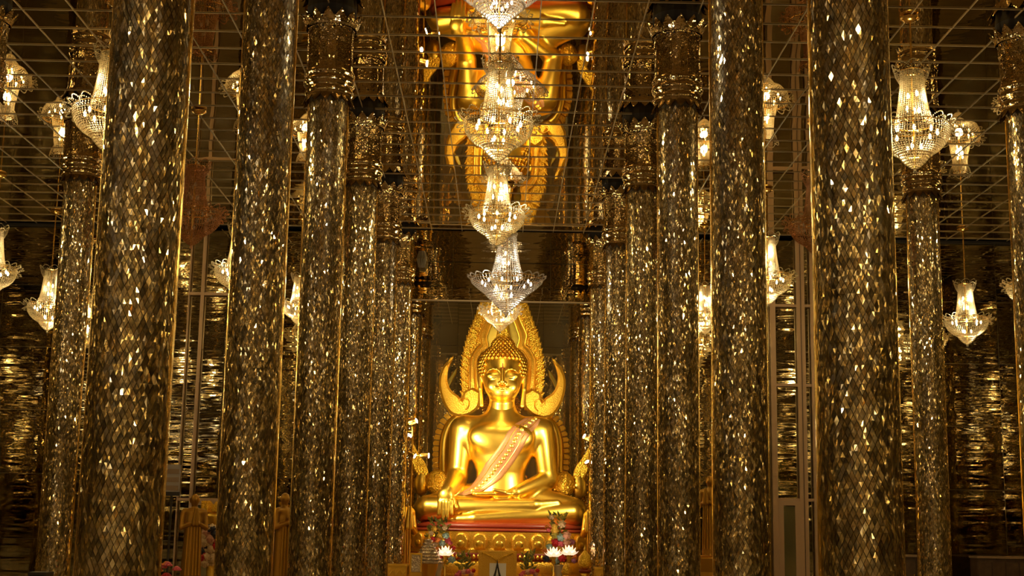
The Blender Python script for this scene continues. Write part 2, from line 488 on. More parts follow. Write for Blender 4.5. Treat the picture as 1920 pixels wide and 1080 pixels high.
# ---- glazed screens with a door in the back wall
def screen(name, label, xs, ztr, zdoor, leaf, wds=(.10, .16, .05)):
    g = bpy.data.objects.new(name, None); col.objects.link(g); g.location = ((xs[0] + xs[-1]) / 2, WALLY - .05, 0)
    tag(g, label, 'door', kind='structure')
    cx = (xs[0] + xs[-1]) / 2
    for x, wd in zip(xs, wds):
        MB().box((x - cx, -.03, CEIL / 2), (wd, .09, CEIL - .02)).build('post', M['frame'], g)
        if wd > .12: MB().box((x - cx, -.08, CEIL / 2), (.012, .02, CEIL - .05)).build('post_joint', M['wood'], g)
    for a, b in zip(xs[:-1], xs[1:]):
        for z in ztr:
            MB().box(((a + b) / 2 - cx, -.025, z), (abs(b - a), .07, .055)).build('transom', M['frame'], g)
    a, b = leaf
    fr = bpy.data.objects.new('door_leaf', None); col.objects.link(fr); fr.parent = g; fr.location = ((a + b) / 2 - cx, -.06, 0)
    wd = abs(b - a)
    for s in (-1, 1): MB().box((s * (wd / 2 - .05), 0, zdoor / 2), (.10, .05, zdoor)).build('stile', M['frame'], fr)
    MB().box((0, 0, zdoor - .04), (wd - .2, .05, .08)).build('rail', M['frame'], fr)
    MB().box((0, 0, .12), (wd - .2, .05, .2)).build('rail', M['frame'], fr)
    MB().box((0, .01, zdoor / 2), (wd - .2, .01, zdoor - .2)).build('pane', M['doorglass'], fr)
    return g
yW = WALLY - .1
xr = [P(1452, 800, yW).x, P(1505, 800, yW).x, P(1526, 800, yW).x]
ztr = [P(1480, 573, yW).z, P(1480, 722, yW).z, P(1480, 937, yW).z]
screen('door_1', 'tall narrow glazed door screen in rose-brown metal frame, right back wall', xr, ztr, ztr[2] - .03, (xr[0] + .05, xr[1] - .08))
xl = [P(434, 700, yW).x, P(371, 700, yW).x, P(346, 700, yW).x]
ztl = [P(400, 551, yW).z, P(400, 937, yW).z]
screen('door_2', 'tall glazed screen in slim rose-brown metal frame, left back wall', xl, ztl, ztl[1] - .03, (xl[1] + .05, xl[0] - .03), (.03, .055, .02))

# ================================================================== COLUMNS
R = .218; NT = 44; TH = .066
ZT0, ZT1 = .30, 6.36
def tile_table():
    rows = int((ZT1 - ZT0) / (TH / 2))
    j = np.repeat(np.arange(rows), NT); i = np.tile(np.arange(NT), rows)
    a = (i + .5 * (j % 2)) * 2 * PI / NT
    z = ZT0 + (j + .5) * TH / 2
    return a, z
TA, TZ = tile_table()
HW = PI * R / NT * .93; HH = TH / 2 * .93
DIA = np.array([(HW, 0), (0, HH), (-HW, 0), (0, -HH)])
def tiles_np(sel, rg):
    a = TA[sel]; z = TZ[sel]; n = len(a)
    t1 = rg.normal(0, .075, n); t2 = rg.normal(0, .060, n)
    # slow waves so that neighbouring pieces lean alike, as hand-laid mosaic does
    t1 += .05 * np.sin(3 * a + 1.7 * z) + .04 * np.sin(2.3 * z + 5 * a); t2 += .03 * np.sin(4.1 * z + 2 * a)
    V = np.zeros((n, 9, 3))
    for k, (u, v) in enumerate(DIA):
        off = .006 + u * t1 + v * t2
        for lay in range(2):
            r = R + (off if lay == 0 else -.004)
            V[:, k + 4 * lay, 0] = r * np.cos(a) - u * np.sin(a)
            V[:, k + 4 * lay, 1] = r * np.sin(a) + u * np.cos(a)
            V[:, k + 4 * lay, 2] = z + v
    # the middle of a piece stands a touch proud or sunk: hand-cut mirror is never quite flat
    mid = R + .006 + rg.normal(0, .00045, n)
    V[:, 8, 0] = mid * np.cos(a); V[:, 8, 1] = mid * np.sin(a); V[:, 8, 2] = z
    f = np.array([(0, 1, 8), (1, 2, 8), (2, 3, 8), (3, 0, 8)] + [t for q in ((0, 4, 5, 1), (1, 5, 6, 2), (2, 6, 7, 3), (3, 7, 4, 0)) for t in ((q[0], q[1], q[2]), (q[0], q[2], q[3]))])
    Fq = (np.arange(n)[:, None, None] * 9 + f[None]).reshape(-1, 3)
    return V.reshape(-1, 3), Fq, n
def tiles_mesh(sel, rg):
    V, Fq, n = tiles_np(sel, rg)
    me = np_mesh('mosaic_tiles', V, Fq, M['tile'], False)
    at = me.attributes.new('tint', 'FLOAT', 'POINT')
    if len(me.vertices) == n * 9:
        at.data.foreach_set('value', np.repeat(rg.random(n), 9).astype(np.float32))
    return me
ALL = np.ones(len(TA), bool)
SHARED = [tiles_mesh(ALL, np.random.default_rng(s)) for s in (1, 2)]
ONE = MB()
ONE.add([(HW, 0, .006), (0, HH, .006), (-HW, 0, .006), (0, -HH, .006), (HW, 0, -.004), (0, HH, -.004), (-HW, 0, -.004), (0, -HH, -.004), (0, 0, .0065)],
        [(0, 1, 8), (1, 2, 8), (2, 3, 8), (3, 0, 8), (0, 4, 5, 1), (1, 5, 6, 2), (2, 6, 7, 3), (3, 7, 4, 0), (7, 6, 5, 4)])
ONE = ONE.mesh('mosaic_tile', M['tile1'])
core_me = MB().lathe([(R - .003, 0), (R - .003, ZT1 + .05)], 40).mesh('shaft_core', M['grout'])
plinth_me = MB().lathe([(.36, 0), (.36, .16), (.32, .18), (.30, .24), (.26, .27), (.235, .31)], 32).mesh('plinth', M['capital'])
strip_me = MB().box((0, 0, (ZT0 + ZT1) / 2), (.018, .016, ZT1 - ZT0)).mesh('brass_strip', M['strip'])
ring_me = MB().lathe([(.215, 6.40), (.27, 6.43), (.285, 6.47), (.27, 6.51), (.262, 6.53), (.29, 6.555), (.30, 6.59), (.29, 6.625), (.268, 6.64), (.29, 6.665), (.295, 6.69), (.28, 6.72)], 40, cap=False).mesh('neck_rings', M['capital'], True)
bell = MB()
prof = [(.272, 6.72), (.262, 6.80), (.262, 7.05), (.275, 7.22), (.305, 7.34)]
NB = 16
for (r, z) in prof: pass
bell.lathe(prof, NB, cap=False)
bell_me = bell.mesh('capital_bell', M['capital'])
rib_me = MB().box((0, 0, 6.98), (.016, .02, .50)).mesh('capital_rib', M['capital'])
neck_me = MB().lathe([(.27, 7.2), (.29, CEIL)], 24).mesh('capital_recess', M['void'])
def petal(wd, h, bulge, m, up=1):
    b = MB(); n = 6
    vs = []; fs = []
    for j in range(n + 1):
        t = j / n
        hw = wd / 2 * (1 - t ** 2.2) * (1 if t < .98 else .0) + .001
        out = bulge * (t ** 1.6)
        for s in (-1, 0, 1):
            vs.append((s * hw, -(out + (.012 if s == 0 else 0)), up * h * t))
    for j in range(n):
        for s in range(2):
            q = (j * 3 + s, j * 3 + s + 1, j * 3 + s + 4, j * 3 + s + 3)
            fs.append(q if up > 0 else q[::-1])
    nv = len(vs)
    vs += [(x, yy + .014, z) for x, yy, z in vs]
    fs += [tuple(i + nv for i in f[::-1]) for f in fs]
    return b.add(vs, fs).mesh('petal', m)
pet_up = petal(.15, .17, .08, M['capital']); pet_dn = petal(.12, .13, .05, M['petal_dark'], -1)
def petal_join(me_up, me_dn):
    out = {}
    for key, me, n, r, z in (('upper_petals', me_up, 14, .285, 7.235), ('lower_petals', me_dn, 14, .25, 6.45)):
        b = MB()
        for i in range(n):
            mt = Matrix.Rotation(2 * PI * i / n, 4, 'Z') @ Matrix.Translation((0, -r, z))
            b.add([mt @ v.co for v in me.vertices], [tuple(p.vertices) for p in me.polygons])
        out[key] = b.mesh(key, M['capital'] if key[0] == 'u' else M['petal_dark'])
    return out
PJ = petal_join(pet_up, pet_dn)
ORD = ['nearest', 'second', 'third', 'fourth', 'fifth', 'sixth']

def column(x, y, label, group, near_tiles=False, petals=False, idx=0):
    c = empty('mosaic_column', (x, y, 0), label, 'column', group)
    rz = random.random() * 6.28
    link('shaft_core', core_me, c); link('plinth', plinth_me, c)
    if near_tiles:
        # score every piece by how large it shows
        nx, ny = np.cos(TA), np.sin(TA)
        wx, wy, wz = x + R * nx, y + R * ny, TZ
        dx, dy, dz = CAMX - wx, -wy, EYE - wz
        dd = np.sqrt(dx * dx + dy * dy + dz * dz)
        face = (nx * dx + ny * dy) / dd
        e = CR3 @ Vector((0, 0, 0))
        top = EYE + (y - .1) * math.tan(math.radians(21.3)); bot = EYE + (y - .1) * math.tan(math.radians(-1.2))
        score = np.where((wz < top) & (wz > bot), face / dd ** 2, -1)
        order = np.argsort(-score)[:300]
        sel = ALL.copy(); sel[order] = False
        me = tiles_mesh(sel, np.random.default_rng(100 + idx))
        o = link('mosaic_tiles', me, c); o['kind'] = 'stuff'
        rg = np.random.default_rng(200 + idx)
        for k in order:
            a = TA[k]
            o = link('mosaic_tile', ONE, c)
            # local x = tangent, y = up, z = outward
            t = Vector((-math.sin(a), math.cos(a), 0)); n = Vector((math.cos(a), math.sin(a), 0)); u = Vector((0, 0, 1))
            m3 = Matrix((t, u, n)).transposed()
            o.matrix_local = Matrix.Translation((R * math.cos(a), R * math.sin(a), TZ[k])) @ m3.to_4x4() @ Matrix.Rotation(rg.normal(0, .09), 4, 'Y') @ Matrix.Rotation(rg.normal(0, .07), 4, 'X')
    else:
        o = link('mosaic_tiles', SHARED[idx % 2], c); o['kind'] = 'stuff'; o.rotation_euler.z = rz
    for s in (-1, 1):
        link('brass_strip', strip_me, c, (s * (R + .009), 0, 0))
    link('neck_rings', ring_me, c); link('capital_bell', bell_me, c); link('capital_recess', neck_me, c)
    if petals:
        for i in range(8):
            o = link('capital_rib', rib_me, c); o.matrix_local = Matrix.Rotation(2 * PI * (i + .5) / 8, 4, 'Z') @ Matrix.Translation((0, -.265, 0))
        for me, n, r, z in ((pet_up, 14, .285, 7.235), (pet_dn, 14, .25, 6.45)):
            for i in range(n):
                o = link('petal', me, c); o.matrix_local = Matrix.Rotation(2 * PI * i / n, 4, 'Z') @ Matrix.Translation((0, -r, z))
    else:
        for k, me in PJ.items(): link(k, me, c)
    return c
ROWS = [7.7, 11.5, 15.5, 19.5, 23.5, 27.5]
ci = 0
for s, side in ((-1, 'left'), (1, 'right')):
    for k, y in enumerate(ROWS):
        if k == 5: lab = 'mirror-mosaic column flanking the niche opening on the %s of the statue' % side
        else: lab = '%s mirror-mosaic column on the %s of the central aisle' % (ORD[k], side)
        column(s * GRID, y, lab, 'mosaic columns along the central aisle', k < 2, 2 <= k, ci); ci += 1
    for k, y in enumerate([15.5, 19.5, 23.5]):
        nm = ['at the %s edge of the picture, only partly in view', 'beyond the side chandelier on the far %s', 'in the %s side aisle, standing close before the back wall'][k]
        column(s * 3 * GRID, y, 'mirror-mosaic column ' + nm % side, 'mosaic columns of the side aisles', False, k == 1, ci); ci += 1
    column(s * 5 * GRID, 23.5, 'outermost mirror-mosaic column on the far %s, before the back wall' % side, 'mosaic columns of the side aisles', False, False, ci); ci += 1
    column(s * 5 * GRID, 19.5, 'outer mirror-mosaic column mostly beyond the %s picture edge' % side, 'mosaic columns of the side aisles', False, False, ci); ci += 1
    column(s * GRID, 31.5, 'mirror-mosaic column inside the altar niche on the %s of the statue' % side, 'mosaic columns in the altar niche', False, False, ci); ci += 1
    column(s * GRID, 35.2, 'mirror-mosaic column against the rear wall of the niche, %s side' % side, 'mosaic columns in the altar niche', False, False, ci); ci += 1
    for y in (3.5, -.5, -4.5, -8.5, -12.5, -16.5, -20.5, -24.5, -28.5, -32.5, -36.5):
        column(s * GRID, y, 'mirror-mosaic column of the hall beside or behind the viewpoint', 'mosaic columns behind the viewpoint', False, False, ci); ci += 1
    for y in (11.5, 7.5, 3.5, -.5, -4.5, -8.5, -12.5, -16.5, -20.5):
        column(s * 3 * GRID, y, 'mirror-mosaic column of the hall beside or behind the viewpoint', 'mosaic columns behind the viewpoint', False, False, ci); ci += 1

# ================================================================== CHANDELIERS
def strands(b, prof_pts, n, br, jitter=0):
    """rows of beads hanging along a profile of (radius, z), n strands around"""
    for i in range(n):
        a = 2 * PI * i / n
        for (r, z) in prof_pts:
            b.octa((r * math.cos(a), r * math.sin(a), z), br, br * 1.15)
def lerp_prof(pts, step):
    out = []
    for (r0, z0), (r1, z1) in zip(pts[:-1], pts[1:]):
        L = math.hypot(r1 - r0, z1 - z0); k = max(1, round(L / step))
        for q in range(k): t = q / k; out.append((r0 + (r1 - r0) * t, z0 + (z1 - z0) * t))
    out.append(pts[-1]); return out
def loops(b, r, z, n, h, out, br):
    for i in range(n):
        for q in range(12):
            t = q / 12
            a = 2 * PI * (i + t) / n
            rr = r + out * math.sin(PI * t)
            b.octa((rr * math.cos(a), rr * math.sin(a), z + h * math.sin(PI * t)), br)
def torus_ring(b, r, z, tr, n=32):
    b.tube([(r * math.cos(2 * PI * i / n), r * math.sin(2 * PI * i / n), z) for i in range(n + 1)], tr, 5, cap=False)

def make_parts(kind, cm):
    d = {}
    if kind in 'AU':
        crown = MB(); strands(crown, lerp_prof([(.150, .57), (.182, .63), (.205, .71)], .024), 34, .0095); loops(crown, .207, .72, 8, .05, .012, .0095)
        neck = MB(); strands(neck, lerp_prof([(.128, .68), (.138, .50), (.158, .32), (.182, .17), (.214, .04)], .023), 40, .0095)
        bowl = MB(); strands(bowl, lerp_prof([(.395, .03), (.40, -.05), (.382, -.12), (.34, -.19), (.28, -.25), (.20, -.30)], .027), 60, .0108)
        rim = MB(); loops(rim, .405, .03, 16, .06, .06, .0105); loops(rim, .41, -.01, 16, .04, .10, .0105); loops(rim, .41, -.05, 16, -.03, .07, .0105)
        cone = MB()
        for r, z in ((.175, -.30), (.165, -.325), (.145, -.355), (.12, -.385), (.095, -.41), (.07, -.432), (.045, -.45), (.02, -.465)):
            n = max(5, int(2 * PI * r / .024))
            for i in range(n):
                a = 2 * PI * i / n; cone.octa((r * math.cos(a), r * math.sin(a), z), .012, .017)
        pend = MB().ball((0, 0, -.50), .022, 8, 6)
        frame = MB()
        for r, z in ((.395, .03), (.128, .69), (.214, .04), (.18, -.295)): torus_ring(frame, r, z, .008)
        for i in range(8):
            a = 2 * PI * i / 8; c, s_ = math.cos(a), math.sin(a)
            frame.tube([(.214 * c, .214 * s_, .04), (.395 * c, .395 * s_, .03)], .006, 4)
        frame.tube([(0, 0, -.46), (0, 0, .72)], .012, 6)
        bulbs = [(.05, 0, .42), (-.05, 0, .40), (.06, .03, .22), (-.06, -.02, .24), (0, .06, .23)]
        bulbs += [(.26 * math.cos(a), .26 * math.sin(a), -.05) for a in np.arange(8) * PI / 4 + .3] + [(.08, 0, -.22), (-.08, .02, -.22), (0, -.08, -.22)]
    else:
        crown = MB(); strands(crown, lerp_prof([(.15, .78), (.17, .83)], .03), 26, .013)
        neck = MB(); strands(neck, lerp_prof([(.15, .80), (.17, .55), (.215, .30), (.28, .05)], .032), 34, .013)
        bowl = MB(); strands(bowl, lerp_prof([(.62, .03), (.60, -.03), (.48, -.14), (.34, -.24)], .034), 60, .0135)
        rim = MB(); loops(rim, .63, .03, 22, .05, .05, .013)
        cone = MB()
        for k in range(12):
            t = k / 11; r = .34 * (1 - t) + .015; z = -.24 - .34 * t
            n = max(5, int(2 * PI * r / .030))
            for i in range(n):
                a = 2 * PI * i / n; cone.octa((r * math.cos(a), r * math.sin(a), z), .014, .02)
        pend = MB().ball((0, 0, -.61), .024, 8, 6)
        frame = MB()
        for r, z in ((.62, .03), (.15, .82), (.28, .05), (.34, -.235)): torus_ring(frame, r, z, .008)
        for i in range(8):
            a = 2 * PI * i / 8; c, s_ = math.cos(a), math.sin(a)
            frame.tube([(.28 * c, .28 * s_, .05), (.62 * c, .62 * s_, .03)], .006, 4)
        frame.tube([(0, 0, -.58), (0, 0, .84)], .012, 6)
        bulbs = [(.06, 0, .5), (-.06, 0, .3), (.05, .05, .32)] + [(.42 * math.cos(a), .42 * math.sin(a), -.04) for a in np.arange(10) * PI / 5] + [(.12 * math.cos(a), .12 * math.sin(a), -.25) for a in np.arange(4) * PI / 2 + .4]
    d['top_crown'] = crown.mesh('top_crown', cm); d['neck_strands'] = neck.mesh('neck_strands', cm)
    d['bowl_strands'] = bowl.mesh('bowl_strands', cm); d['rim_scrolls'] = rim.mesh('rim_scrolls', cm)
    d['bottom_cone'] = cone.mesh('bottom_cone', cm); d['pendant_ball'] = pend.mesh('pendant_ball', cm, True)
    d['frame'] = frame.mesh('frame', M['rod'])
    return d, bulbs
CP = {k: make_parts(k, M[m_]) for k, m_ in (('A', 'crystal'), ('E', 'crystalw'), ('U', 'crystalr'))}
def bulb_mesh(m):
    return MB().lathe([(.003, -.035), (.016, -.02), (.019, 0), (.013, .022), (.003, .04)], 7, cap=False).mesh('bulb', m, True)
BUL = {'A': bulb_mesh(M['bulb']), 'E': bulb_mesh(M['bulbw']), 'off': bulb_mesh(M['bulboff'])}
BULJ = {}
for k in 'AE':
    b = MB()
    for p in CP[k][1]:
        b.add([v.co + Vector(p) for v in BUL[k].vertices], [tuple(q.vertices) for q in BUL[k].polygons])
    BULJ[k] = b.mesh('bulb_cluster', M['bulb'] if k == 'A' else M['bulbw'], True)
rod_me = MB().tube([(0, 0, 0), (0, 0, 1)], .013, 8).mesh('hanging_rod', M['rod'])
rose_me = MB().lathe([(.11, 0), (.11, -.02), (.06, -.05), (.02, -.06)], 20).mesh('ceiling_rose', M['rod'], True)
LD = {}
for k, c in (('A', (1.0, .76, .36)), ('E', (1.0, .84, .60))):
    ld = bpy.data.lights.new('chandelier_light', 'POINT'); ld.energy = CH_W; ld.color = c;  ld.shadow_soft_size = .07; LD[k] = ld
    l2 = ld.copy(); l2.energy = CH_W * 2; LD[k + '2'] = l2
def chandelier(kind, x, y, zrim, label, group, lit=True, split=True, size=1.0):
    g = empty('crystal_chandelier', (x, y, zrim), label, 'chandelier', group); g.scale = (size,) * 3
    g.rotation_euler.z = random.random() * 6
    parts, bulbs = CP[kind if lit else 'U']
    for k, me in parts.items():
        o = link(k, me, g)
        if k not in ('frame', 'pendant_ball'): o['kind'] = 'stuff'
    top = .72 if kind == 'A' else .84
    o = link('hanging_rod', rod_me, g, (0, 0, top)); o.scale = (1, 1, (CEIL - zrim) / size - top - .01)
    link('ceiling_rose', rose_me, g, (0, 0, (CEIL - zrim) / size - .014))
    if lit:
        if split:
            for p in bulbs: link('bulb', BUL[kind], g, p)
        else: link('bulb_cluster', BULJ[kind], g)
        if split: link('chandelier_light', LD[kind], g, (0, 0, -.08)); link('chandelier_light', LD[kind], g, (0, 0, .3))
        else: link('chandelier_light', LD[kind + '2'], g, (0, 0, .02))
    else:
        for p in bulbs: link('bulb', BUL['off'], g, p)
    return g
def at(px, py, Y): v = P(px, py, Y); return v.x, v.y, v.z
GC = 'chandeliers over the central aisle'; GS = 'chandeliers over the side aisles'
chandelier('E', *at(937, -20, 11.5), 'crystal chandelier cut off by the top picture edge, only its beaded bottom showing', GC, size=.62)
chandelier('A', *at(935, 228, 15.5), 'large glowing crystal chandelier over the aisle, below the one cut by the top edge', GC)
chandelier('A', *at(932, 400, 19.5), 'glowing crystal chandelier over the aisle, directly above the wide white one', GC)
chandelier('E', *at(950, 527, 23.5), 'widest chandelier with white crystals and stepped cone bottom, in front of the lintel', GC)
chandelier('A', *at(938, 581, 28.6), 'small warm crystal chandelier hanging right above the statue head', GC, size=.96)
for s, side, p in ((-1, 'left', [(204, 208), (362, 400), (447, 505), (92, 574), (-14, 505), (560, 572)]), (1, 'right', [(1713, 242), (1532, 420), (1440, 520), (1812, 600), (1932, 535), (1322, 590)])):
    chandelier('A', *at(*p[0], 15.3), 'large lit chandelier in front of the far %s column, half behind the nearest column' % side if s < 0 else 'large fully visible lit chandelier right of the nearest right column', GS)
    chandelier('A', *at(*p[1], 19.5), 'unlit reddish crystal chandelier in the %s side aisle' % side, GS, lit=False)
    chandelier('A', *at(*p[2], 23.5), 'lit chandelier beside the second column of the %s row, in front of the glazed screen' % side, GS)
    chandelier('A', *at(*p[3], 26.3), 'small lit chandelier peeking out behind the far %s column' % side, GS)
    chandelier('A', *at(*p[4], 23.5), 'lit chandelier cut by the %s picture edge at mid height' % side, GS)
    chandelier('A', *at(*p[5], 26.5), 'small chandelier seen in the gap between second and third columns on the %s' % side, GS, size=.8)
    for y in (11.5, 15.5, 19.5):
        chandelier('A', s * 9.1, y, 6.1, 'crystal chandelier over the outer %s aisle, seen only in mirrors' % side, 'chandeliers seen only in reflections', split=False)
for y in (7.5, 3.5, -.5, -4.5, -8.5, -12.5, -16.5, -20.5, -24.5, -28.5, -32.5, -36.5):
    for x in (0, -4.55, 4.55, -9.1, 9.1):
        if (y > 0 and abs(x) < 5) or (y == -.5 and x == 0): continue
        chandelier('E' if (int(y * 2 + x * 3) % 4 == 0) else 'A', x, y, 6.1, 'crystal chandelier of the hall beside or behind the viewpoint', 'chandeliers behind the viewpoint', split=False)

# ================================================================== THE GOLDEN STATUE
S = .0115
SY = 30.55
anc = P(937, 985, SY)
bud = empty('seated_statue', anc, 'huge gilded seated statue with pointed flame halo and rose sash', 'statue')
body = [
    ('C', (0, 8, 45), (0, 6, 100), 56, 44, 0, .78),
    ('e', (0, 2, 150), (64, 42, 52), 26),
    ('c', (-64, 6, 181), (64, 6, 181), 25, 25, 20),
    ('c', (0, 8, 192), (0, 4, 232), 36, 24, 16),
    ('e', (-29, -29, 163), (31, 13, 22), 14), ('e', (29, -29, 163), (31, 13, 22), 14),
    ('e', (0, -6, 22), (128, 58, 26), 12),
    # arms
    ('c', (-75, 6, 180), (-82, 8, 92), 24, 19, 8), ('c', (-82, 8, 92), (-97, -60, 60), 19, 13, 6),
    ('c', (77, 6, 180), (90, 10, 88), 24, 19, 8), ('c', (90, 10, 88), (30, -44, 60), 19, 12, 5),
    # thighs, shins, feet
    ('c', (-50, 5, 42), (-136, -22, 27), 36, 26, 10), ('c', (50, 5, 42), (136, -22, 27), 36, 27, 10),
    ('c', (134, -42, 22), (-45, -62, 10), 22, 13, 4), ('c', (-45, -62, 10), (-98, -60, 8), 12, 7, 4),
    ('c', (-134, -36, 28), (62, -52, 36), 23, 14, 3), ('c', (62, -52, 36), (106, -48, 42), 12, 7, 4),
    # right hand over the shin, five fingers
    ('e', (-101, -70, 50), (15, 8, 15), 4),
    ('c', (-111, -74, 42), (-112, -76, 17), 4.2, 3.4, 2), ('c', (-104, -76, 40), (-104, -78, 10), 4.4, 3.4, 2),
    ('c', (-97, -76, 40), (-96, -78, 12), 4.4, 3.4, 2), ('c', (-90, -74, 42), (-88, -77, 18), 4.2, 3.2, 2),
    ('c', (-88, -66, 50), (-80, -72, 30), 4.4, 3.4, 2),
    # left hand lying in the lap
    ('e', (2, -50, 57), (24, 13, 7), 4),
    ('c', (-15, -58, 57), (-45, -58, 56), 4.2, 3.2, 2), ('c', (-15, -51, 58), (-50, -50, 57), 4.2, 3.2, 2),
    ('c', (-15, -44, 58), (-47, -43, 57), 4.2, 3.2, 2), ('c', (-15, -37, 58), (-40, -36, 57), 4, 3, 2),
    ('c', (8, -60, 60), (-12, -64, 64), 4.2, 3.4, 2),
]
bfn = lambda X, Y, Z: eval_prims(body, X, Y, Z)
V, Fq = nets(bfn, (-172, -96, -6), (172, 60, 236), 1.9)
link('body', np_mesh('body', V * S, Fq, M['gold']), bud)
head = [
    ('e', (0, 4, 298), (45, 46, 43), 0),
    ('e', (0, 6, 338), (21, 23, 18), 8),
    ('e', (0, -8, 272), (36, 41, 42), 8),
    ('e', (0, -20, 248), (23, 22, 15), 10),
    ('c', (0, 2, 215), (0, -2, 250), 24.5, 24, 5),
    ('e', (-17, -36, 260), (12, 9, 12), 6), ('e', (17, -36, 260), (12, 9, 12), 6),
    ('c', (0, -46, 289), (0, -56, 266), 2.6, 4.6, 4), ('e', (-5, -51, 263), (4, 4.5, 3.2), 2), ('e', (5, -51, 263), (4, 4.5, 3.2), 2),
]
for s in (-1, 1):
    br_ = [(s * 4, -48.5, 283), (s * 7, -48.5, 287), (s * 12, -47.5, 290.2), (s * 18, -45, 291), (s * 24, -41, 289), (s * 30, -35, 284)]
    head += [('c', br_[q], br_[q + 1], 1.3, 1.3, 2.2) for q in range(5)]
    head += [
             ('e', (s * 17, -41.5, 278), (12, 5.5, 7.5), 3),
             ('-c', (s * 8, -50, 274.5), (s * 16, -50.5, 272), 1.3, 1.6, 1), ('-c', (s * 16, -50.5, 272), (s * 27, -44, 276), 1.6, .9, 1),
             ('c', (s * 1, -50, 254.5), (s * 6, -50.5, 255.5), 2.2, 2.3, 1.5), ('c', (s * 6, -50.5, 255.5), (s * 14, -44, 257), 2.2, 1.0, 1.5),
             ('c', (s * 0, -49.5, 250), (s * 8, -47.5, 251), 2.7, 1.8, 1.5),
             ('c', (s * 43, 4, 292), (s * 42, 2, 258), 5, 4, 3), ('c', (s * 42, 2, 258), (s * 39, 2, 226), 4, 4.6, 2)]
hfn = lambda X, Y, Z: eval_prims(head, X, Y, Z)
V, Fq = nets(hfn, (-54, -64, 214), (54, 54, 362), .95)
link('head', np_mesh('head', V * S, Fq, M['gold']), bud)
MB().lathe([(1.74, -.075), (1.80, -.05), (1.78, .0), (1.62, .05)], 56, (0, -.28, 0), 1, .50).build('red_reflection_pad', M['red'], bud, True)  # red pad closes the gap, its colour stands for red reflected on gold
# eyes and forehead mark
eb = MB()
for s in (-1, 1):
    eb.tube([(s * 9 * S, -46.4 * S, 274 * S), (s * 16 * S, -47.2 * S, 272 * S), (s * 25 * S, -42.6 * S, 275.5 * S)], [.004, .010, .004], 6)
eb.build('eye_inlay', M['lips'], bud)
ub = MB()
for z in (292, 296.5, 300): ub.ball((0, (-47.8 + (z - 292) * .12) * S, z * S), .016, 8, 6)
ub.build('forehead_mark', M['red'], bud)
# hair curls over the cranium and topknot
hb = MB()
def on_head(az, el, c, r):
    return (c[0] + r[0] * math.cos(el) * math.sin(az), c[1] - r[1] * math.cos(el) * math.cos(az), c[2] + r[2] * math.sin(el))
for j in range(13):
    el = -.35 + j * .145
    n = max(6, int(2 * PI * math.cos(el) * 45 / 8.2))
    for i in range(n):
        az = 2 * PI * (i + .5 * (j % 2)) / n
        if az > PI: az -= 2 * PI
        p = on_head(az, el, (0, 4, 298), (45.5, 46.5, 43.5))
        if p[1] < 0 and p[2] < 306 + 3.0 * math.cos(az) and abs(p[0]) < 33: continue
        if p[1] < 8 and p[2] < 262: continue
        hb.ball([q * S for q in p], 4.3 * S, 7, 5)
for j in range(6):
    el = .05 + j * .26
    n = max(4, int(2 * PI * math.cos(el) * 21 / 7.4))
    for i in range(n):
        p = on_head(2 * PI * (i + .5 * (j % 2)) / n, el, (0, 6, 338), (21.5, 23.5, 18.5))
        hb.ball([q * S for q in p], 4.0 * S, 7, 5)
hb.build('hair_curls', M['goldhair'], bud, True)
MB().lathe([(.13, 3.98), (.16, 4.1), (.13, 4.3), (.08, 4.55), (.03, 4.8), (.003, 4.95)], 14, (0, 6 * S, 0), 1, .6).build('flame_finial', M['goldrelief'], bud, True)

# sash laid on the torso
def front(u, v, depth=0):
    d = np.arange(-95, 40, .5)[None, :]
    D = bfn(np.asarray(u, float)[:, None], d, np.asarray(v, float)[:, None])
    ins = D < 0
    r = np.where(ins.any(1), d[0][ins.argmax(1)], np.nan)
    bad = np.isnan(r)
    if bad.any() and depth < 30: r[bad] = front(np.asarray(u, float)[bad], np.asarray(v, float)[bad] - 1.0, depth + 1)
    return r
EL = [(1000, 779, 1014, 786), (985, 783, 1010, 796), (965, 797, 998, 810), (952, 812, 988, 826), (944, 826, 980, 842), (933, 844, 970, 858), (921, 858, 961, 872), (910, 872, 950, 886), (902, 886, 940, 898), (892, 900, 928, 908), (882, 914, 912, 918), (868, 924, 896, 926), (856, 930, 872, 931)]
def uv(px, py): return px - (937 + (985 - py) * .0187), 985 - py
rowsL = []
for k in range(len(EL) - 1):
    for q in range(4):
        t = q / 4
        rowsL.append([EL[k][i] + (EL[k + 1][i] - EL[k][i]) * t for i in range(4)])
rowsL.append(EL[-1])
NS = 9
pts = []
for r in rowsL:
    us, vs = [], []
    for i in range(NS):
        t = i / (NS - 1); u, v = uv(r[0] + (r[2] - r[0]) * t, r[1] + (r[3] - r[1]) * t); us.append(u); vs.append(v)
    pts.append((us, vs))
U = np.array([p[0] for p in pts]); Vv = np.array([p[1] for p in pts])
Dp = front(U.ravel(), Vv.ravel()).reshape(U.shape)
for _ in range(3): Dp[1:-1] = (Dp[:-2] + 2 * Dp[1:-1] + Dp[2:]) / 4
sb = MB(); n_r = len(rowsL)
vs = [(U[a, b] * S, (Dp[a, b] - 1.6) * S, Vv[a, b] * S) for a in range(n_r) for b in range(NS)]
vs += [(U[a, b] * S, (Dp[a, b] + 1.5) * S, Vv[a, b] * S) for a in range(n_r) for b in range(NS)]
fs = []; o2 = n_r * NS
for a in range(n_r - 1):
    for b in range(NS - 1):
        q = (a * NS + b, (a + 1) * NS + b, (a + 1) * NS + b + 1, a * NS + b + 1)
        fs.append(q); fs.append(tuple(i + o2 for i in q[::-1]))
    for b in (0, NS - 1):
        q = (a * NS + b, a * NS + b + o2, (a + 1) * NS + b + o2, (a + 1) * NS + b)
        fs.append(q if b == 0 else q[::-1])
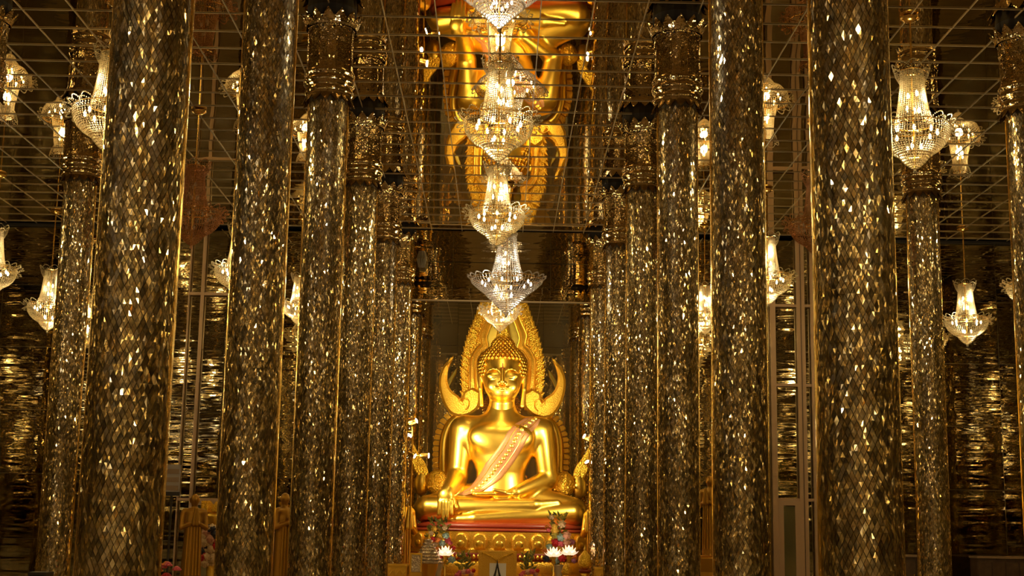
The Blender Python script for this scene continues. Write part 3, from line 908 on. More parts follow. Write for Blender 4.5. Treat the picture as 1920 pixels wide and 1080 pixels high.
sash = tag(sb.add(vs, fs).build('sash', M['sash'], bud, True), 'rose-gold sash with rosettes across the chest')
ros_me = MB().lathe([(.004, .02), (.022, .018), (.03, .01), (.036, .012), (.042, .004), (.044, 0)], 10).xf(Matrix.Rotation(PI / 2, 4, 'X')).mesh('rosette', M['gold'], True)
for a in range(1, n_r - 4, 2):
    b = NS // 2
    link('rosette', ros_me, sash, (U[a, b] * S, (Dp[a, b] - 1.8) * S, Vv[a, b] * S))
for b in (2, 6):
    MB().tube([(U[a, b] * S, (Dp[a, b] - 1.7) * S, Vv[a, b] * S) for a in range(n_r - 3)], .008, 5).build('sash_piping', M['gold'], sash)

# ---- halo
HY = anc.y + 55 * S
def L3(px, py, Y):
    p = P(px, py, Y); return (p.x - anc.x, p.y - anc.y, p.z - anc.z)
def hp(px, py):                       # point of the photograph on the halo plane, statue coordinates, left side
    p = P(px, py, HY); c = P(937 + (985 - py) * .0187, py, HY)
    return (p.x - c.x, p.z - anc.z)
def smooth_path(pts, k=5):
    out = []
    n = len(pts)
    for i in range(n - 1):
        p0, p1, p2, p3 = pts[max(i - 1, 0)], pts[i], pts[i + 1], pts[min(i + 2, n - 1)]
        for q in range(k):
            t = q / k
            out.append(tuple(.5 * ((2 * p1[j]) + (-p0[j] + p2[j]) * t + (2 * p0[j] - 5 * p1[j] + 4 * p2[j] - p3[j]) * t * t + (-p0[j] + 3 * p1[j] - 3 * p2[j] + p3[j]) * t ** 3) for j in range(len(p1))))
    out.append(pts[-1]); return out
outer = smooth_path([hp(872, 768), hp(869, 753), hp(870, 724), hp(869, 694), hp(871, 676), hp(873, 657), hp(878, 635), hp(883, 620), hp(889, 605), hp(898, 582), hp(907, 558), hp(922, 532), hp(947, 508)])
midl = smooth_path([hp(884, 768), hp(882, 745), hp(881.5, 715), hp(882, 679), hp(885, 667), hp(894, 652.6), hp(902, 645), hp(900, 629), hp(904, 618), hp(912, 602), hp(922, 580), hp(946, 545)])
inner = smooth_path([hp(897, 768), hp(900, 745), hp(895, 715), hp(894.5, 679), hp(898.5, 669), hp(904.5, 660), hp(915.5, 652), hp(913, 635), hp(916, 624), hp(923, 606), hp(931, 592), hp(945, 568)])
halo = bpy.data.objects.new('halo', None); col.objects.link(halo); halo.parent = bud
tag(halo, 'pointed flame-edged halo with scrolled ends')
hy = 55 * S
def band(a, b, y0, y1, name, m, mirror=True):
    n = 60
    def res(p):
        L = [0]
        for i in range(1, len(p)): L.append(L[-1] + math.dist(p[i], p[i - 1]))
        return [(np.interp(t * L[-1], L, [q[0] for q in p]), np.interp(t * L[-1], L, [q[1] for q in p])) for t in np.linspace(0, 1, n)]
    A, B = res(a), res(b)
    for s in (-1, 1):
        mb = MB(); vs = []; fs = []
        for i in range(n):
            (ax, az), (bx, bz) = A[i], B[i]
            cx_, cz_ = (ax + bx) / 2, (az + bz) / 2
            for (x, z, yy) in ((ax, az, y1), (ax, az, y0 + .03), (cx_, cz_, y0), (bx, bz, y0 + .03), (bx, bz, y1)):
                vs.append((x * (-s), yy, z))
        for i in range(n - 1):
            for k in range(4):
                q = (i * 5 + k, i * 5 + k + 1, (i + 1) * 5 + k + 1, (i + 1) * 5 + k)
                fs.append(q if s < 0 else q[::-1])
            q = (i * 5 + 4, i * 5, (i + 1) * 5, (i + 1) * 5 + 4)
            fs.append(q if s < 0 else q[::-1])
        mb.add(vs, fs).build(name, m, halo)
    return A, B
Ao, Bo = band(outer, midl, hy - .05, hy + .14, 'flame_band', M['goldrelief'])
band(midl, inner, hy - .09, hy + .14, 'inner_band', M['goldflat'])
for path, r in ((midl, .018), (inner, .020)):
    for s in (-1, 1):
        MB().tube([(x * -s, hy - .075, z) for x, z in path], r, 6).build('bead_ridge', M['gold'], halo)
# flame leaves along the outer edge
leafp = [(-.055, 0), (-.06, .06), (-.04, .13), (.0, .19), (.03, .23), (.035, .15), (.05, .08), (.055, 0)]
leaf_me = {s: MB().prism([(x * s, z) for x, z in leafp], -.045, .045, .018).mesh('flame_leaf', M['goldrelief']) for s in (-1, 1)}
L = [0]
for i in range(1, len(outer)): L.append(L[-1] + math.dist(outer[i], outer[i - 1]))
for k in range(27):
    t = L[-1] * (k + .3) / 27.5
    x = np.interp(t, L, [q[0] for q in outer]); z = np.interp(t, L, [q[1] for q in outer])
    x2 = np.interp(t + .05, L, [q[0] for q in outer]); z2 = np.interp(t + .05, L, [q[1] for q in outer])
    ang = math.atan2(x2 - x, z2 - z)
    for s in (-1, 1):
        o = link('flame_leaf', leaf_me[s], halo)
        o.matrix_local = Matrix.Translation((-s * (x + .03), hy + .02 + (k % 2) * .012, z - .06)) @ Matrix.Rotation(-s * (ang - .33) if True else 0, 4, 'Y')
# carved leaves lying on the flame band
for k in range(22):
    i = int((k + .5) / 22.5 * 58)
    cx_ = Ao[i][0] * .5 + Bo[i][0] * .5; cz_ = Ao[i][1] * .5 + Bo[i][1] * .5
    dx_, dz_ = Bo[min(i + 1, 59)][0] - Bo[i][0], Bo[min(i + 1, 59)][1] - Bo[i][1]
    ang = math.atan2(dx_, dz_)
    for s in (-1, 1):
        o = link('carved_leaf', leaf_me[s], halo)
        o.matrix_local = Matrix.Translation((-s * cx_, hy - .035, cz_ - .09)) @ Matrix.Rotation(-s * (ang - .55), 4, 'Y') @ Matrix.Diagonal((1.15, .8, 1.05, 1))
# flat plate inside the upper opening
pl = [hp(914, 655), hp(912, 635), hp(916, 624), hp(923, 606), hp(931, 592), hp(945, 568)]
MB().prism([(-x, z) for x, z in pl] + [(x, z) for x, z in reversed(pl)], hy + .12, hy + .15).build('back_plate', M['golddull'], halo)
# scrolled ends
curl = [(900, 736), (901, 752), (897, 765), (885, 776), (868, 782), (850, 779), (838, 768), (829, 750), (824, 728), (824, 710), (829, 693), (838, 680), (851, 668), (845, 682), (840, 697), (839, 712), (843, 727), (851, 737), (860, 743), (867, 752), (868, 742), (872, 734), (886, 728)]
tip = [(858, 689), (849, 697), (840, 712), (838, 720), (842, 726), (848, 714), (855, 702)]
for s in (-1, 1):
    sc_ = bpy.data.objects.new('scroll', None); col.objects.link(sc_); sc_.parent = halo
    pc = smooth_path([hp(*q) for q in curl], 2)
    MB().prism([(x * -s, z) for x, z in pc], hy - .16, hy + .12, .05).build('scroll_body', M['goldflat'], sc_)
    MB().prism([(x * -s, z) for x, z in [hp(*q) for q in tip]], hy - .02, hy + .08, .02).build('scroll_tongue', M['golddull'], sc_)
    ctr = hp(868, 752)
    sp = [((ctr[0] + .17 * (1 - t * .8) * math.cos(-1.2 + 6.5 * t)) * -s, hy - .17, ctr[1] - .05 + .17 * (1 - t * .8) * math.sin(-1.2 + 6.5 * t)) for t in np.linspace(0, 1, 30)]
    MB().tube(sp, .016, 6).build('spiral_bead', M['gold'], sc_)
# ---- arch round the shoulders, with ridged outer edge
ay = 60 * S
by = 22 * S
ao = smooth_path([hp(815, 930), hp(814, 905), hp(813, 850), hp(817, 815), hp(828, 790), hp(845, 775), hp(866, 768)])
ai = smooth_path([hp(842, 930), hp(841, 905), hp(842, 850), hp(845, 820), hp(852, 800), hp(864, 788), hp(880, 782)])
am = [((a[0] * .55 + b[0] * .45), (a[1] * .55 + b[1] * .45)) for a, b in zip(ao, ai)]
for s in (-1, 1):
    MB().tube([(x * -s, ay, z) for x, z in [((a[0] * .35 + b[0] * .65), (a[1] * .35 + b[1] * .65)) for a, b in zip(ao, ai)]], .115, 12).build('shoulder_arch', M['gold'], bud, True)
    MB().tube([(x * -s, ay - .03, z) for x, z in am], .030, 6).build('arch_ridge', M['gold'], bud, True)
    Lp = [0]
    for i in range(1, len(ao)): Lp.append(Lp[-1] + math.dist(ao[i], ao[i - 1]))
    sc_me = MB().prism([(-.02, -.05), (.10, -.06), (.12, -.01), (.09, .05), (-.02, .05)], -.06, .06, .015).mesh('arch_scale', M['goldflat'])
    for k in range(18):
        t = Lp[-1] * (k + .5) / 18
        x = np.interp(t, Lp, [q[0] for q in ao]); z = np.interp(t, Lp, [q[1] for q in ao])
        x2 = np.interp(t + .05, Lp, [q[0] for q in ao]); z2 = np.interp(t + .05, Lp, [q[1] for q in ao])
        ang = math.atan2(x2 - x, z2 - z)
        o = link('arch_scale', sc_me, bud)
        o.matrix_local = Matrix.Translation((-s * (x + .09), ay, z)) @ Matrix.Rotation(-s * ang, 4, 'Y') @ (Matrix.Rotation(PI, 4, 'Z') if s > 0 else Matrix.Identity(4))
        if s > 0: o.matrix_local = Matrix.Translation((-s * (x + .09), ay, z)) @ Matrix.Rotation(-s * ang, 4, 'Y')
        else: o.matrix_local = Matrix.Translation((-s * (x + .09), ay, z)) @ Matrix.Rotation(-s * ang, 4, 'Y') @ Matrix.Rotation(PI, 4, 'Z')
    # floral boss, bulb and flame finial at the foot of the arch
    bp = hp(822, 906)
    fb = MB().ball((bp[0] * -s, by - .04, bp[1]), .26, 14, 10, (1, .6, 1.1)).build('floral_boss', M['goldrelief'], bud, True)
    for k in range(14):
        a = 2.4 * k; rr = .05 + .015 * k
        MB().ball((bp[0] * -s + rr * math.cos(a), by - .19 + rr * .25, bp[1] + rr * math.sin(a)), .035, 7, 5).build('boss_bud', M['goldflat'], fb, True)
    q = hp(792, 905)
    MB().lathe([(.03, -.30), (.12, -.24), (.16, -.08), (.15, .05), (.09, .18), (.05, .24)], 14, (q[0] * -s, by, q[1]), 1, .7).build('bulb_finial', M['gold'], bud, True)
    fl_ = [(773, 826), (781, 842), (790, 857), (798, 868), (803, 880), (806, 893), (796, 898), (784, 893), (777, 880), (773, 866), (774, 850)]
    MB().prism([(x * -s, z) for x, z in [hp(*q2) for q2 in fl_]], by - .06, by + .05, .03).build('flame_finial', M['goldrelief'], bud)

# ---- throne under the statue
def zz(py, Y): return P(937, py, Y).z
TY = SY - .35
thr = empty('lotus_throne', (anc.x, TY, 0), 'gilded lotus throne with red top band beneath the seated statue', 'throne')
def ell(prof, name, m, smooth=False, n=64): return MB().lathe(prof, n, (0, 0, 0), 1, .52).build(name, m, thr, smooth)
z9 = anc.z - .075
ell([(1.86, z9), (1.92, z9 - .02), (1.94, z9 - .05), (1.90, z9 - .07)], 'red_cushion', M['red'], True)
z9 += .10
ell([(1.92, z9 - .17), (1.91, z9 - .50), (1.94, z9 - .54), (1.94, z9 - .60)], 'petal_drum', M['goldflat'])
def arch_petal(wd, h, m):
    b = MB(); pts_ = []
    for k in range(13):
        a = PI * k / 12; pts_.append((wd / 2 * math.cos(a), h * .55 + h * .45 * math.sin(a)))
    pts_ = [(wd / 2 * .8, 0)] + pts_ + [(-wd / 2 * .8, 0)]
    return b.prism(pts_, -.05, .04, .03).mesh('lotus_petal', m)
ap = arch_petal(.29, .32, M['goldflat']); ap2 = MB().ball((0, 0, 0), .085, 10, 7, (1, .32, .9)).mesh('petal_boss', M['gold'], True)
NPET = 30
for i in range(NPET):
    a = 2 * PI * (i + .5) / NPET
    if math.sin(a) > .35: continue
    x, y_ = 1.94 * math.cos(a), 1.94 * .52 * math.sin(a)
    rz = math.atan2(y_ / .52 ** 2 * 1.0, x) + PI / 2
    o = link('lotus_petal', ap, thr, (x, y_, z9 - .52)); o.rotation_euler.z = rz
    b_ = link('petal_boss', ap2, o, (0, -.05, .10))
ell([(1.96, z9 - .60), (1.98, z9 - .63), (1.98, z9 - .72), (1.94, z9 - .76)], 'bead_course', M['red'])
bead_me = MB().lathe([(.003, -.045), (.030, -.03), (.034, -.005), (.020, .025), (.003, .05)], 8, cap=False).mesh('bead', M['gold'], True)
NBD = 130
for i in range(NBD):
    a = 2 * PI * i / NBD
    if math.sin(a) > -.05: continue
    link('bead', bead_me, thr, (1.99 * math.cos(a), 1.99 * .52 * math.sin(a), z9 - .675))
ell([(1.94, z9 - .76), (1.98, z9 - .80), (2.00, z9 - .90), (1.98, z9 - 1.0), (1.96, z9 - 1.04), (2.0, z9 - 1.1)], 'ogee_moulding', M['goldflat'], True)
ell([(2.0, z9 - 1.1), (2.02, z9 - 1.12), (2.02, z9 - 1.2), (2.0, z9 - 1.24), (2.05, z9 - 1.3), (2.05, .02)], 'base_drum', M['golddark'])
for i in range(48):
    a = 2 * PI * i / 48
    if math.sin(a) > -.05: continue
    o = link('drum_leaf', leaf_me[1], thr, (2.02 * math.cos(a), 2.02 * .52 * math.sin(a), z9 - 1.28)); o.rotation_euler.z = a + PI / 2; o.scale = (.8, .8, .7)

# ================================================================== ALTAR: spotlights, disciples, offerings
FY = 27.9   # front edge of the altar offerings
# spotlights on slim poles either side of the niche
sd_ = bpy.data.lights.new('altar_light', 'SPOT'); sd_.energy = SPOT_W; sd_.color = (1.0, .80, .48); sd_.spot_size = math.radians(75); sd_.spot_blend = .6; sd_.shadow_soft_size = .05
can_me = MB().lathe([(.035, -.10), (.05, -.08), (.055, .06), (.062, .075)], 14).mesh('lamp_can', M['golddark'], True)
lens_me = MB().lathe([(.003, .082), (.04, .08), (.052, .072)], 14, cap=False).mesh('lens', M['spotbulb'], True)
def lamp_pole(px, bulbs, label):
    b = P(px, 1000, 28.3)
    g = empty('spotlight_pole', (b.x, b.y, 0), label, 'spotlight')
    MB().tube([(0, 0, .02), (0, 0, 3.6)], .018, 8).build('pole', M['golddark'], g)
    MB().lathe([(.16, 0), (.16, .02), (.03, .05)], 16).build('pole_base', M['golddark'], g)
    for kb, (x, y) in enumerate(bulbs):
        q = P(x, y, 28.25)
        h = bpy.data.objects.new('spotlight_head', None); col.objects.link(h); h.parent = g
        loc = Vector((q.x - b.x, q.y - b.y, q.z))
        s = 1 if b.x < 0 else -1
        aim = (Vector((0, 30.0, (4.6, 1.7, 3.6, 5.6, 2.4, 3.2)[kb])) - q).normalized()
        aimv = (aim + Vector((0, -.9, -.1))).normalized()       # the can leans outward, its rim lit towards the aisle
        h.matrix_local = Matrix.Translation(loc) @ aimv.to_track_quat('Z', 'Y').to_matrix().to_4x4()
        link('lamp_can', can_me, h); link('lens', lens_me, h)
        MB().tube([(0, 0, 0), (-loc.x, -loc.y, 0)], .01, 5).xf(Matrix.Translation(loc)).build('bracket', M['golddark'], g)
        l = link('altar_light', sd_, g, loc + aim * .12)
        l.rotation_euler = (-aim).to_track_quat('Z', 'Y').to_euler()
    return g
lamp_pole(768, [(775, 791), (752, 784), (749, 808), (764, 821), (772, 852), (797, 854)], 'slim pole with small white spotlights on the left of the statue')
lamp_pole(1112, [(1101, 821), (1131, 828), (1116, 843), (1104, 871)], 'slim pole with small white spotlights on the right of the statue')

# added unseen lamps behind the throne, brightening the dark rear of the niche
up_ = bpy.data.lights.new('niche_fill_light', 'SPOT'); up_.energy = 300; up_.color = (1.0, .74, .40); up_.spot_size = math.radians(95); up_.spot_blend = .7; up_.shadow_soft_size = .08
for s_, side in ((-1, 'left'), (1, 'right')):
    g = empty('added_fill_lamp', (s_ * 2.55, 33.0, 0), 'added unseen fill lamp behind the throne on the %s, brightening the niche wall' % side, 'spotlight')
    MB().lathe([(.10, 0), (.10, .03), (.03, .05), (.03, .12)], 14).build('foot', M['golddark'], g)
    h = bpy.data.objects.new('spotlight_head', None); col.objects.link(h); h.parent = g
    aim = Vector((-s_ * .25, .25, 1.0)).normalized()
    h.matrix_local = Matrix.Translation((0, 0, .2)) @ aim.to_track_quat('Z', 'Y').to_matrix().to_4x4()
    link('lamp_can', can_me, h); link('lens', lens_me, h)
    l = link('niche_fill_light', up_, g, Vector((0, 0, .2)) + aim * .13); l.rotation_euler = (-aim).to_track_quat('Z', 'Y').to_euler()

# standing gilded disciples with folded hands
dis = [
    ('e', (0, 0, 1.63), (.083, .095, .115), 0), ('c', (0, 0, 1.44), (0, 0, 1.58), .055, .05, .03),
    ('c', (-.16, 0, 1.40), (.16, 0, 1.40), .07, .07, .05), ('e', (0, 0, 1.22), (.17, .115, .24), .06),
    ('C', (0, .01, 1.05), (0, .02, .12), .165, .20, .05, .7),
    ('c', (-.20, 0, 1.38), (-.235, -.03, 1.10), .06, .05, .03), ('c', (.20, 0, 1.38), (.235, -.03, 1.10), .06, .05, .03),
    ('c', (-.235, -.03, 1.10), (-.03, -.19, 1.20), .05, .035, .02), ('c', (.235, -.03, 1.10), (.03, -.19, 1.20), .05, .035, .02),
    ('c', (-.035, -.20, 1.16), (-.018, -.215, 1.46), .042, .018, .01), ('c', (.035, -.20, 1.16), (.018, -.215, 1.46), .042, .018, .01),
    ('e', (0, -.098, 1.62), (.014, .022, .03), .01), ('e', (-.085, .01, 1.62), (.014, .022, .05), .008), ('e', (.085, .01, 1.62), (.014, .022, .05), .008),
    ('c', (-.05, -.02, .06), (-.05, -.12, .05), .04, .035, .02), ('c', (.05, -.02, .06), (.05, -.12, .05), .04, .035, .02),
]
V, Fq = nets(lambda X, Y, Z: eval_prims(dis, X, Y, Z), (-.34, -.28, 0), (.34, .22, 1.79), .0125)
dis_me = np_mesh('robed_body', V, Fq, M['gold'])
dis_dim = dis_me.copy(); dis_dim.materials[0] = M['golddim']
drape = MB()
for k in range(5):
    x = -.12 + k * .06
    drape.tube([(x * .9, -.125 + abs(x) * .25, 1.12), (x, -.135 + abs(x) * .3, .7), (x * 1.1, -.145 + abs(x) * .3, .2)], .012, 5)
drape_me = drape.mesh('robe_folds', M['golddark'])
base_me = MB().lathe([(.30, 0), (.30, .03), (.26, .04), (.28, .055), (.24, .065)], 24).mesh('round_base', M['golddark'])
def disciple(px, py_top, Y, scale, rz, label, dark=False, dx=0):
    p = P(px, py_top, Y)
    z0 = p.z - 1.745 * scale
    g = empty('disciple_statue', (p.x + dx, Y, max(z0, 0) if z0 > 0 else 0), label, 'statue', rz=rz)
    g.scale = (scale, scale, scale if z0 >= 0 else p.z / 1.745)
    link('robed_body', dis_dim if dark else dis_me, g); link('robe_folds', drape_me, g)
    MB().lathe([(.30, 0), (.30, .03), (.26, .04), (.28, .055), (.24, .065)], 24).build('round_base', M['golddark'], g)
    if z0 > .05:
        hh = z0 / scale
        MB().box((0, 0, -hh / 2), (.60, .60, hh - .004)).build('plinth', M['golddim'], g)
        MB().box((0, 0, -hh * .5), (.44, .62, hh * .6)).build('plinth_panel', M['golddark'], g)
    return g
disciple(751, 915, 29.2, 1.5, .75, 'gilded standing disciple with folded hands, left of the throne')
disciple(1123, 922, 29.2, 1.5, -.75, 'gilded standing disciple with folded hands, right of the throne')
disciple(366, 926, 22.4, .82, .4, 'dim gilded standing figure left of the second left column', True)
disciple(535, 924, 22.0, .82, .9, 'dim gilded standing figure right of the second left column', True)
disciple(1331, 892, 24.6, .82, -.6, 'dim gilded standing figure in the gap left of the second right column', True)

# ---- gold altar block with framed emblem
ab = empty('altar_step', (P(933, 1070, FY).x, FY + .78, 0), 'gilded altar step in front of the throne', 'altar')
zt = P(933, 1078, FY).z
MB().box((0, .0, zt / 2 - .1), (3.2, .6, zt - .2)).build('step_body', M['giltpaint'], ab)
MB().box((0, -.02, zt - .17), (3.3, .7, .06)).build('step_top', M['goldflat'], ab)
for i in range(13): MB().lathe([(.005, -.05), (.07, 0), (.09, .1), (.05, .2), (.005, .25)], 10).build('step_boss', M['gold'], ab, True, (-1.5 + i * .25, -.31, zt - .55))
ef = P(933, 1033, FY - .2); eb_ = P(933, 1080, FY - .2)
em = empty('framed_emblem', (ef.x, FY - .2, 0), 'gold framed white panel with dark flame-shaped emblem, centre of the altar', 'emblem')
def ex(px, py): q = P(px, py, FY - .2); return (q.x - ef.x, q.z)
zlow = eb_.z - .5
x0, x1 = ex(897, 1060)[0], ex(969, 1060)[0]; zt2 = ef.z
MB().prism([(x0, zlow), (x1, zlow), (x1, zt2), (x0, zt2)], -.03, .05, .012).build('frame_board', M['giltpaint'], em)
ix0, ix1 = ex(918, 1060)[0], ex(949, 1060)[0]; izt = ex(933, 1056)[1]
MB().prism([(ix0, zlow + .1), (ix1, zlow + .1), (ix1, izt), (ix0, izt)], -.042, -.02).build('white_panel', M['white'], em)
for k, (a, b) in enumerate(((x0, ix0), (ix1, x1))):
    for t in (.2, .5, .8): MB().box(((a + (b - a) * t), -.035, (zlow + zt2) / 2), (.03, .03, zt2 - zlow - .05)).build('fluting', M['giltpaint'], em)
for s in (-1, 1):
    MB().tube([(s * .02, -.045, izt + .05), (s * .12, -.05, izt + .13), (s * .30, -.045, izt + .20)], .018, 6).build('carved_scroll', M['goldrelief'], em)
def flame_outline(w_, h_, zb_):
    return [(-w_, zb_), (-w_ * .95, zb_ + h_ * .15), (-w_ * .62, zb_ + h_ * .42), (-w_ * .34, zb_ + h_ * .62), (-w_ * .12, zb_ + h_ * .85), (0, zb_ + h_), (w_ * .12, zb_ + h_ * .85), (w_ * .34, zb_ + h_ * .62), (w_ * .62, zb_ + h_ * .42), (w_ * .95, zb_ + h_ * .15), (w_, zb_)]
zf = ex(930, 1049)[1]
MB().prism(flame_outline(.125, zf - zlow - .25, zlow + .25), -.052, -.040).build('emblem_flame', M['black'], em)
MB().prism(flame_outline(.075, (zf - zlow) * .5, zlow + .25), -.058, -.050).build('emblem_inlay', M['white'], em)
MB().prism(flame_outline(.042, (zf - zlow) * .36, zlow + .25), -.064, -.056).build('emblem_core', M['black'], em)

# ---- side altar tables
for px0, px1, py, side in ((724, 765, 1057, 'left'), (1113, 1153, 1063, 'right')):
    a = P(px0, py, 26.7); b = P(px1, py, 26.7)
    g = empty('altar_table', ((a.x + b.x) / 2, 26.7, 0), 'small carved gold altar table at the %s column' % side, 'table')
    wd = b.x - a.x; z = a.z
    MB().box((0, .0, z - .02), (wd, .42, .04)).build('table_top', M['giltpaint'], g)
    MB().box((0, .0, z - .14), (wd * .92, .38, .20)).build('apron', M['giltpaint'], g)
    for sx in (-1, 1):
        for sy in (-1, 1):
            MB().tube([(sx * wd * .42, sy * .16, z - .2), (sx * wd * .46, sy * .18, z * .6), (sx * wd * .38, sy * .15, z * .2), (sx * wd * .46, sy * .18, 0)], [.03, .035, .025, .04], 8).build('leg', M['goldflat'], g)
    for k in range(3): MB().tube([(-wd * .3 + k * wd * .3 - .05, -.2, z - .12), (-wd * .3 + k * wd * .3, -.21, z - .19), (-wd * .3 + k * wd * .3 + .05, -.2, z - .12)], .012, 5).build('carved_swag', M['gold'], g)

# ---- flower arrangements
flower_cache = {}
def flower_mesh(c):
    if c not in flower_cache:
        b = MB()
        for ring, (n, r, tz) in enumerate(((6, .040, .010), (5, .024, .028), (3, .010, .040))):
            for i in range(n):
                a = 2 * PI * i / n + ring * .5
                b.ball((r * math.cos(a), r * math.sin(a), tz), .026, 6, 4, (1, 1, .65))
        flower_cache[c] = b.mesh('flower', M[c], True)
    return flower_cache[c]
leaf_blade = MB()
leaf_blade.add([(0, 0, 0), (.035, .01, .06), (.028, .02, .13), (0, .03, .20), (-.028, .02, .13), (-.035, .01, .06), (0, -.008, .08)], [(0, 1, 6), (1, 2, 6), (2, 3, 6), (3, 4, 6), (4, 5, 6), (5, 0, 6), (1, 0, 5), (2, 1, 5, 4), (3, 2, 4)])
leaf_bm = {c: MB().add(leaf_blade.v, leaf_blade.f).mesh('leaf', M[c]) for c in ('leaf', 'leafdark')}
def bouquet(px, py, Y, label, flowers, leaves, vz):
    """flowers: (dx px, py, colour, size); leaves: (dx px, py, tilt)"""
    b = P(px, py, Y)
    g = empty('flower_arrangement', (b.x, Y, 0), label, 'flowers', 'offerings on the altar')
    MB().lathe([(.07, vz - .5), (.10, vz - .48), (.055, vz - .36), (.07, vz - .2), (.11, vz - .02), (.12, vz)], 14).build('vase', M['vase'], g, True)
    if vz - .5 > .02: MB().lathe([(.14, 0), (.13, vz - .52), (.15, vz - .50)], 16).build('stand', M['golddark'], g)
    for k, (dx, y, c, s_) in enumerate(flowers):
        q = P(px + dx, y, Y - .05 - .05 * (k % 3))
        loc = (q.x - b.x, q.y - Y, q.z)
        o = link('flower', flower_mesh(c), g, loc); o.scale = (s_,) * 3
        o.rotation_euler = (1.1 + random.uniform(-.4, .4), random.uniform(-.5, .5), 0)
        if k % 3 == 0: MB().tube([(0, 0, vz - .1), (loc[0] * .6, loc[1] * .5 + .03, (vz + loc[2]) / 2), (loc[0], loc[1] + .04, loc[2])], .007, 4).build('stem', M['leafdark'], g)
    for k, (dx, y, t) in enumerate(leaves):
        q = P(px + dx, y, Y - .02 + .04 * (k % 3))
        o = link('leaf', leaf_bm['leaf' if k % 3 else 'leafdark'], g, (q.x - b.x, q.y - Y, q.z)); o.rotation_euler = (random.uniform(-.5, .8), t, random.uniform(-.6, .6)); o.scale = (.62,) * 3
    return g
rr = random.Random(4)
def lv(n, x0, x1, y0, y1): return [(rr.uniform(x0, x1), rr.uniform(y0, y1), rr.uniform(-1.2, 1.2)) for _ in range(n)]
zv = P(820, 1055, FY).z
bouquet(822, 1030, FY, 'tall bouquet with green top and mixed flowers, left of the throne front',
        [(-10, 1012, 'redf', 1.1), (0, 1014, 'orange', 1.2), (14, 1005, 'blue', 1.2), (17, 1013, 'pink', 1.1), (22, 1019, 'pink', .9), (7, 1019, 'blue', 1.1), (-5, 1021, 'cream', .9), (-3, 1030, 'orange', .9), (-17, 1020, 'navy', 1.3), (-22, 1016, 'yellow', .9), (3, 1034, 'navy', 1.0), (1, 1044, 'redf', 1.2), (25, 1050, 'blue', 1.3), (28, 1028, 'redf', .9), (-8, 992, 'yellow', 1.0), (2, 1005, 'yellow', 1.1), (-14, 1000, 'cream', .9), (12, 990, 'cream', .9)],
        lv(70, -18, 16, 974, 1010) + lv(16, -4, 14, 1050, 1070), zv)
bouquet(1048, 1030, FY, 'tall bouquet with yellow blossoms on top, right of the throne front',
        [(-14, 970, 'cream', 1.0), (6, 983, 'cream', 1.3), (-8, 988, 'yellow', 1.0), (-8, 995, 'yellow', 1.3), (-22, 988, 'orange', .8), (-20, 994, 'pink', .7), (-8, 1004, 'leaf', 1.3), (4, 1008, 'blue', 1.4), (15, 1004, 'rose', 1.4), (-6, 1017, 'redf', 1.5), (4, 1020, 'pink', 1.2), (15, 1018, 'rose', 1.2), (24, 1017, 'lilac', 1.2), (-20, 1019, 'yellow', 1.0), (-18, 1026, 'blue', 1.2), (-26, 1034, 'orange', 1.1), (-24, 1048, 'navy', 1.2), (6, 1048, 'redf', 1.3), (-4, 1052, 'blue', 1.2), (30, 1045, 'orange', .9), (28, 1052, 'lilac', .9), (4, 1028, 'yellow', 1.0)],
        lv(44, -18, 12, 964, 1006) + lv(20, -16, 2, 1054, 1076), zv)
for px, side in ((872, 'left'), (992, 'right')):
    bouquet(px, 1060, FY + .1, 'low bouquet of pink flowers and grey-green sprigs beside the emblem, %s' % side,
            [(-10, 1075, 'pink', 1.0), (-2, 1073, 'rose', 1.0), (6, 1072, 'pink', 1.0), (12, 1077, 'rose', .9), (-15, 1079, 'pink', .9), (16, 1070, 'redf', .7)],
            lv(50, -11, 11, 1038, 1070), zv - .3)

# ---- lit lotus lamps
def lotus(px, py, Y, label):
    b = P(px, py, Y); g = empty('lotus_lamp', (b.x, Y, 0), label, 'lamp', 'lit lotus lamps on the altar')
    pm = MB(); vs = [(0, 0, 0)]; n = 5
    pm.add([(0, 0, 0), (.042, -.03, .05), (.0, -.055, .05), (-.042, -.03, .05), (.034, -.055, .11), (0, -.075, .11), (-.034, -.055, .11), (0, -.07, .165)],
           [(0, 1, 2), (0, 2, 3), (1, 4, 5, 2), (2, 5, 6, 3), (4, 7, 5), (5, 7, 6), (1, 0, 3), (4, 1, 3, 6), (7, 4, 6)])
    me = pm.mesh('petal', M['lotusglow'])
    for ring, (n, tl) in enumerate(((8, -.75), (8, -.35), (6, 0.0))):
        for i in range(n):
            o = link('petal', me, g); o.matrix_local = Matrix.Translation((0, 0, b.z - .08)) @ Matrix.Rotation(2 * PI * (i + ring * .5) / n, 4, 'Z') @ Matrix.Rotation(-tl, 4, 'X') @ Matrix.Scale(1.15, 4)
    MB().lathe([(.02, b.z - .22), (.05, b.z - .20), (.03, b.z - .15), (.05, b.z - .09), (.06, b.z - .07)], 12).build('lamp_cup', M['gold'], g, True)
    MB().lathe([(.09, 0), (.09, .03), (.018, .07), (.015, b.z - .2)], 12).build('stand', M['gold'], g, True)
    ld = bpy.data.lights.new('lotus_light', 'POINT'); ld.energy = 3; ld.color = (1, .8, .6); ld.shadow_soft_size = .03
    link('lotus_light', ld, g, (0, -.02, b.z + .02))
lotus(835, 1034, FY - .5, 'lit pink-white lotus lamp before the left bouquet')
lotus(1038, 1036, FY - .5, 'left of the two lit lotus lamps before the right bouquet')
lotus(1067, 1033, FY - .72, 'right of the two lit lotus lamps before the right bouquet')

